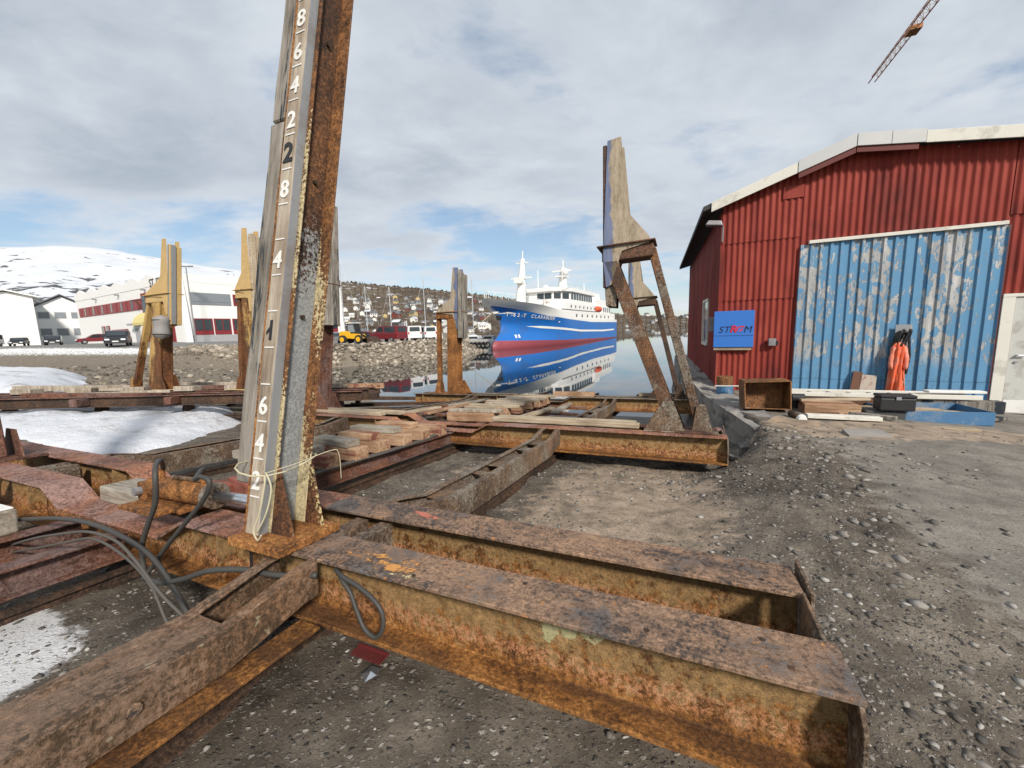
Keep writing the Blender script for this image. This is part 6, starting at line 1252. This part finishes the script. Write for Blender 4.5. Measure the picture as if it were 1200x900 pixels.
mb = MB(); mb.tube([(0, 0, -.2), (.0, 0, 10.6)], [.12, .07], 8); mb.build('shaft', M['steel_grey'], lp)
for sg in (-1, 1):
    mb = MB(); mb.box((sg * .55, 0, 10.7), (.9, .3, .15)); mb.build('lamp_head', M['steel_grey'], lp, bevel=.03)

# ------------------------------------------------------------------ vehicles
mk('car_black', f_plain, col=(.012, .013, .016), rough=.25, var=.1, spec=.6); mk('car_red', f_plain, col=(.16, .015, .02), rough=.3, var=.1, spec=.6); mk('car_white', f_plain, col=(.70, .70, .70), rough=.3, var=.05, spec=.6); mk('car_grey', f_plain, col=(.20, .21, .22), rough=.3, spec=.6); mk('loader_yellow', f_plain, col=(.70, .38, .015), rough=.45, var=.12); mk('lamp_white', f_plain, col=(.75, .78, .8), rough=.15); mk('lamp_red', f_plain, col=(.4, .01, .01), rough=.2)
def wheel(root, x, y, r, w_, rimmat='steel_grey'):
    mb = MB(); mb.tube([(x, y - w_ / 2, r), (x, y + w_ / 2, r)], r, 16); wo = mb.build('wheel', M['rubber'], root, bevel=.04); mb = MB(); sg = -1 if y < 0 else 1; mb.tube([(x, y + sg * w_ * .5, r), (x, y + sg * (w_ * .5 + .02), r)], r * .58, 12); mb.build('rim', M[rimmat], wo)
def car(loc, rz, mat, label, kind='suv', L=4.5, W=1.85, H=1.65):
    root = empty('parked_car' if kind != 'van' else 'parked_van', loc, rz, label, 'car' if kind != 'van' else 'van'); y = W / 2
    if kind == 'van': low = [(-L / 2, .35), (-L / 2, H * .5), (-L / 2 + .05, H * .97), (L * .18, H), (L * .34, H * .58), (L / 2 - .05, H * .48), (L / 2, .4)]; cab = [(L * .02, H * .58), (L * .02, H * .93), (L * .17, H * .94), (L * .30, H * .59)]; rearw = [(-L * .42, H * .58), (-L * .42, H * .92), (-L * .05, H * .93), (-L * .05, H * .58)]
    else: low = [(-L / 2, .4), (-L / 2 + .03, H * .58), (-L * .44, H * .62), (-L * .36, H * .96), (-L * .05, H), (L * .10, H * .95), (L * .24, H * .63), (L * .46, H * .52), (L / 2, H * .38), (L / 2 - .04, .35)]; cab = [(-L * .10, H * .64), (-L * .10, H * .92), (L * .08, H * .92), (L * .19, H * .64)]; rearw = [(-L * .38, H * .66), (-L * .33, H * .90), (-L * .12, H * .92), (-L * .12, H * .64)]
    mb = MB(); rings = [[(x, yy * (1 if z < H * .6 else .93), z) for x, z in low] for yy in (-y, -y * .97, y * .97, y)]; mb.loft(rings); mb.build('body', M[mat], root, bevel=.06, seg=2)
    for poly in (cab, rearw):
        for sg in (-1, 1): mb = MB(); mb.prism(poly, lambda x, z: (x, sg * y * .955, z), lambda x, z: (x, sg * (y * .955 + .035), z)); mb.build('side_window', M['glass'], root)
    a, b_ = (low[3], low[4]) if kind == 'van' else (low[5], low[6]); mb = MB(); d = Vector((b_[0] - a[0], 0, b_[1] - a[1])); n_ = Vector((-d.z, 0, d.x)).normalized() * -.03
    mb.add([(a[0] + d.x * t - n_.x * s_ * 0 + (.03), yy, a[1] + d.z * t + .02) for t, yy, s_ in ((.08, -y * .8, 1), (.08, y * .8, 1), (.95, y * .86, 1), (.95, -y * .86, 1))], [(0, 1, 2, 3)]); mb.build('windscreen', M['glass'], root)
    mb = MB(); rx = -L / 2 - .02; mb.add([(rx + (0 if kind == 'van' else .18), -y * .75, H * .62), (rx + (0 if kind == 'van' else .18), y * .75, H * .62), (rx + (.02 if kind == 'van' else .48), y * .68, H * .90), (rx + (.02 if kind == 'van' else .48), -y * .68, H * .90)], [(0, 1, 2, 3)]); mb.build('rear_window', M['glass'], root)
    for sg in (-1, 1):
        mb = MB(); mb.box((L / 2 - .04, sg * y * .68, H * .42), (.12, y * .4, .16)); mb.build('headlight', M['lamp_white'], root); mb = MB(); mb.box((-L / 2 + .0, sg * y * .86, H * .5), (.08, y * .16, .3)); mb.build('tail_light', M['lamp_red'], root)
        for x in (-L * .30, L * .30): wheel(root, x, sg * (y - .1), .33, .22)
    mb = MB(); mb.box((L / 2 + .02, 0, H * .30), (.03, .52, .12)); mb.build('number_plate', M['white_paint'], root); mb = MB(); mb.box((L / 2 - .02, 0, .42), (.1, W * .9, .2)); mb.build('bumper', M['black_paint'], root)
    return root
gz = lambda x, y: float(ground_z(x, y, False))
for x, y, rz, mt, lab, k, L, W, H in ((-45.6, 46.6, R_(-52), 'car_black', 'black off-road car parked before the white building', 'suv', 4.7, 1.9, 1.8), (-73, 64, R_(-45), 'car_black', 'dark hatchback parked farther back left of the red car', 'suv', 4.2, 1.8, 1.55), (-62.5, 60.5, R_(-130), 'car_red', 'dark red car parked behind the black off-road car', 'suv', 4.3, 1.8, 1.5), (-92, 70.5, R_(-60), 'car_white', 'white van parked at the picture edge by the hall', 'van', 5.2, 2.0, 2.2), (-84, 68.5, R_(-50), 'car_black', 'small dark car half hidden beside the white van', 'suv', 4.0, 1.75, 1.45),
    (-16.4, 54.0, R_(150), 'car_red', 'maroon van parked beside the wheel loader', 'van', 4.9, 1.95, 2.1), (-14.6, 58.5, R_(118), 'car_white', 'white van showing its dark rear window behind the maroon van', 'van', 5.0, 2.0, 2.1), (-13.0, 60.5, R_(125), 'car_white', 'second white van nearer the rusty upright arm', 'van', 4.8, 1.95, 2.0), (-20.6, 56, R_(170), 'car_red', 'red car half hidden behind the wheel loader', 'suv', 4.2, 1.8, 1.5), (-23.8, 52, R_(150), 'car_grey', 'grey car behind the numbered arm by the quay', 'suv', 4.3, 1.8, 1.5)):
    car((x, y, gz(x, y)), rz, mt, lab, k, L, W, H)
ld = empty('wheel_loader', (-19.2, 49.6, gz(-19.2, 49.6)), R_(-14), 'yellow compact wheel loader with cab on the quay', 'wheel loader')
mb = MB(); mb.prism([(-1.9, .6), (-1.9, 1.3), (-1.6, 1.55), (-.3, 1.5), (-.3, .6)], lambda x, z: (x, -.6, z), lambda x, z: (x, .6, z)); mb.build('engine_hood', M['loader_yellow'], ld, bevel=.06)
mb = MB(); mb.prism([(-.3, .55), (-.3, 1.25), (1.0, 1.15), (1.5, .6)], lambda x, z: (x, -.55, z), lambda x, z: (x, .55, z)); mb.build('front_frame', M['loader_yellow'], ld, bevel=.05)
mb = MB(); mb.prism([(-.75, 1.2), (-.7, 2.45), (.25, 2.45), (.5, 1.25)], lambda x, z: (x, -.55, z), lambda x, z: (x, .55, z)); cabo = mb.build('cab', M['black_paint'], ld, bevel=.03)
for sg in (-1, 1): mb = MB(); mb.prism([(-.6, 1.4), (-.58, 2.3), (.15, 2.3), (.35, 1.4)], lambda x, z: (x, sg * .55, z), lambda x, z: (x, sg * .575, z)); mb.build('cab_glass', M['shutter_grey'], cabo)
mb = MB(); mb.box((-.22, 0, 2.5), (1.15, 1.25, .1)); mb.build('cab_roof', M['white_paint'], cabo)
for sg in (-1, 1): mb = MB(); mb.bar((.6, sg * .45, 1.35), (2.3, sg * .45, .5), .12, .22); mb.build('lift_arm', M['black_paint'], ld)
mb = MB(); mb.prism([(2.2, .1), (2.2, .75), (2.35, .8), (3.0, .15), (2.95, .08)], lambda x, z: (x, -.95, z), lambda x, z: (x, .95, z)); mb.build('loader_bucket', M['rust_dark'], ld)
for x in (-1.3, .95):
    for sg in (-1, 1): wheel(ld, x, sg * .75, .52, .36, 'loader_yellow')

# ------------------------------------------------------------------ marina behind the quay
mk('boat_white', f_plain, col=(.72, .72, .70), rough=.4, var=.06); mk('mast_alu', f_plain, col=(.55, .56, .57), rough=.4, metal=.5)
def boat(loc, rz, L, label, mast=0, cabin=True, hullm='boat_white', aframe=False):
    root = empty('sail_boat' if mast else 'motor_boat', loc, rz, label, 'boat'); mb = MB(); rings = []
    for t in np.linspace(0, 1, 9):
        x = -L / 2 + L * t; b_ = L * .15 * (1 - max(0, (t - .35) / .65) ** 2.2); rings.append([(x, -b_, 1.0 + .35 * t), (x, -b_ * .75, -.3), (x, b_ * .75, -.3), (x, b_, 1.0 + .35 * t)])
    mb.loft(rings); mb.build('hull', M[hullm], root)
    if cabin:
        mb = MB(); mb.prism([(-L * .28, 1.0), (-L * .24, 2.3), (L * .02, 2.35), (L * .2, 1.25)], lambda x, z: (x, -L * .10, z), lambda x, z: (x, L * .10, z)); c = mb.build('cabin', M['boat_white'], root, bevel=.06)
        for sg in (-1, 1): mb = MB(); mb.prism([(-L * .22, 1.65), (-L * .2, 2.1), (L * .01, 2.1), (L * .07, 1.65)], lambda x, z: (x, sg * L * .101, z), lambda x, z: (x, sg * L * .104, z)); mb.build('cabin_window', M['glass'], c)
    if mast:
        mb = MB(); mb.tube([(0, 0, 1), (0, 0, mast)], [.16, .11], 6); mb.build('mast', M['mast_alu'], root); mb = MB(); mb.tube([(0, 0, 2.6), (-L * .4, 0, 2.7)], .10, 6); mb.build('boom', M['mast_alu'], root)
        mb = MB(); mb.tube([(0, -.9, mast * .62), (0, .9, mast * .62)], .05, 5); mb.build('spreader', M['mast_alu'], root)
        for sg in (-1, 1): mb = MB(); mb.tube([(sg * L * .48, 0, 1.3), (0, 0, mast)], .03, 4); mb.build('stay', M['mast_alu'], root)
    if aframe:
        for sg in (-1, 1): mb = MB(); mb.tube([(-L * .3, sg * 1.2, 1), (-L * .25, sg * .3, 6.5)], .10, 5); mb.build('gallows', M['boat_white'], root)
    return root
def at_bearing(px, Y): d = dir_px(px, 386); return d[0] / d[1] * Y
for px, Y, mt, L, rz, lab in ((404, 120, 27, 12, .4, 'tallest-masted sailing boat left of all moored boats, by the white building end'), (431, 125, 18.0, 10, .3, 'sailing boat with mast above the wheel loader'), (459, 130, 18.2, 10, .5, 'sailing boat with mast above the maroon van'), (499, 118, 19, 11, .2, 'sailing boat with mast above the white vans'), (555, 112, 17.5, 11, -.3, 'sailing boat with mast between rusty upright and ship')):
    boat((at_bearing(px, Y), Y, WZ), rz, L, lab, mt)
for px, Y, L, rz, lab, af in ((486, 105, 10, .8, 'white working boat with gallows behind the maroon van', True), (505, 96, 9, 2.6, 'white cabin boat right behind the white vans', True), (552, 92, 9, 2.8, 'white motor boat right of the rusty upright arm', False), (570, 88, 8, 2.7, 'white motor boat just left of the ship bow', False), (536, 104, 9, 3.0, 'white motor boat hidden partly by the rusty upright arm', False), (415, 100, 10, .5, 'red-hulled boat behind the wheel loader', False)):
    boat((at_bearing(px, Y), Y, WZ), rz, L, lab, 0, True, 'car_red' if 'red-hulled' in lab else 'boat_white', af)
for px, Y, lab in ((520, 122, 'long floating jetty behind the sailing boats'),):
    mb = MB(); mb.box((0, 0, .2), (70, 2.4, .8)); o = mb.build('jetty', M['pier_concrete']); o.location = (at_bearing(px, Y) - 10, Y + 8, WZ); tag(o, lab, 'jetty')

# ------------------------------------------------------------------ crane jib above the shed
mk('crane_orange', f_plain, col=(.40, .17, .07), rough=.7, var=.4)
mk('crane_red', f_plain, col=(.42, .16, .12), rough=.6, var=.25); mk('crane_pale', f_plain, col=(.50, .44, .40), rough=.6, var=.2)
cr = empty('tower_crane', (34.4, 20.2, 0), 0, 'pale red lattice tower crane jib reaching over the shed roof', 'crane')
tip = Vector((52.8, 62.0, 35)) - Vector((34.4, 20.2, 0)); root_ = Vector((0, 0, 35)); dj = (tip - root_).normalized(); sj = Vector((dj.y, -dj.x, 0)); LJ = (tip - root_).length
mb = MB()
for a, z in ((-.6, 0), (.6, 0), (0, 1.25)): mb.tube([root_ + sj * a + Vector((0, 0, z)) - dj * 10, tip + sj * a * .6 + Vector((0, 0, z * .6))], .075, 6)
mb.build('chord', M['crane_red'], cr)
mb = MB(); n = int((LJ + 10) / 1.3)
for i in range(n):
    p = root_ - dj * 10 + dj * i * 1.3; q = p + dj * .65; t = max(0, (i * 1.3 - 10) / LJ); f = 1 - .4 * t; U_ = Vector((0, 0, 1.25 * f))
    for a in (-.6 * f, .6 * f): mb.tube([p + sj * a, q + U_], .035, 4); mb.tube([q + U_, p + dj * 1.3 + sj * a], .035, 4)
    mb.tube([p - sj * .6 * f, p + sj * .6 * f], .035, 4); mb.tube([p - sj * .6 * f, p + dj * 1.3 + sj * .6 * f], .03, 4)
mb.build('lacing', M['crane_pale'], cr)
mb = MB()
for a in (-.8, .8):
    for b_ in (-.8, .8): mb.tube([(a, b_, -.3), (a, b_, 36.5)], .11, 6)
for i in range(23):
    z = i * 1.6
    for a, b_, c, d in ((-.8, -.8, .8, -.8), (.8, -.8, .8, .8), (.8, .8, -.8, .8), (-.8, .8, -.8, -.8)): mb.tube([(a, b_, z), (c, d, z + 1.6)], .05, 4)
mb.build('tower_mast', M['crane_red'], cr)
p = root_ + dj * (LJ * .745); mb = MB(); mb.box(p + Vector((0, 0, -.3)), (1.5, 1.1, .45), rz=math.atan2(dj.y, dj.x)); mb.build('trolley', M['crane_orange'], cr)
mb = MB(); mb.tube([root_ + Vector((0, 0, 7)), root_ + dj * LJ * .6 + Vector((0, 0, 1.2))], .05, 5); mb.tube([root_ + Vector((0, 0, 1)), root_ + Vector((0, 0, 7))], .3, 6); mb.build('tie_bar', M['crane_red'], cr)
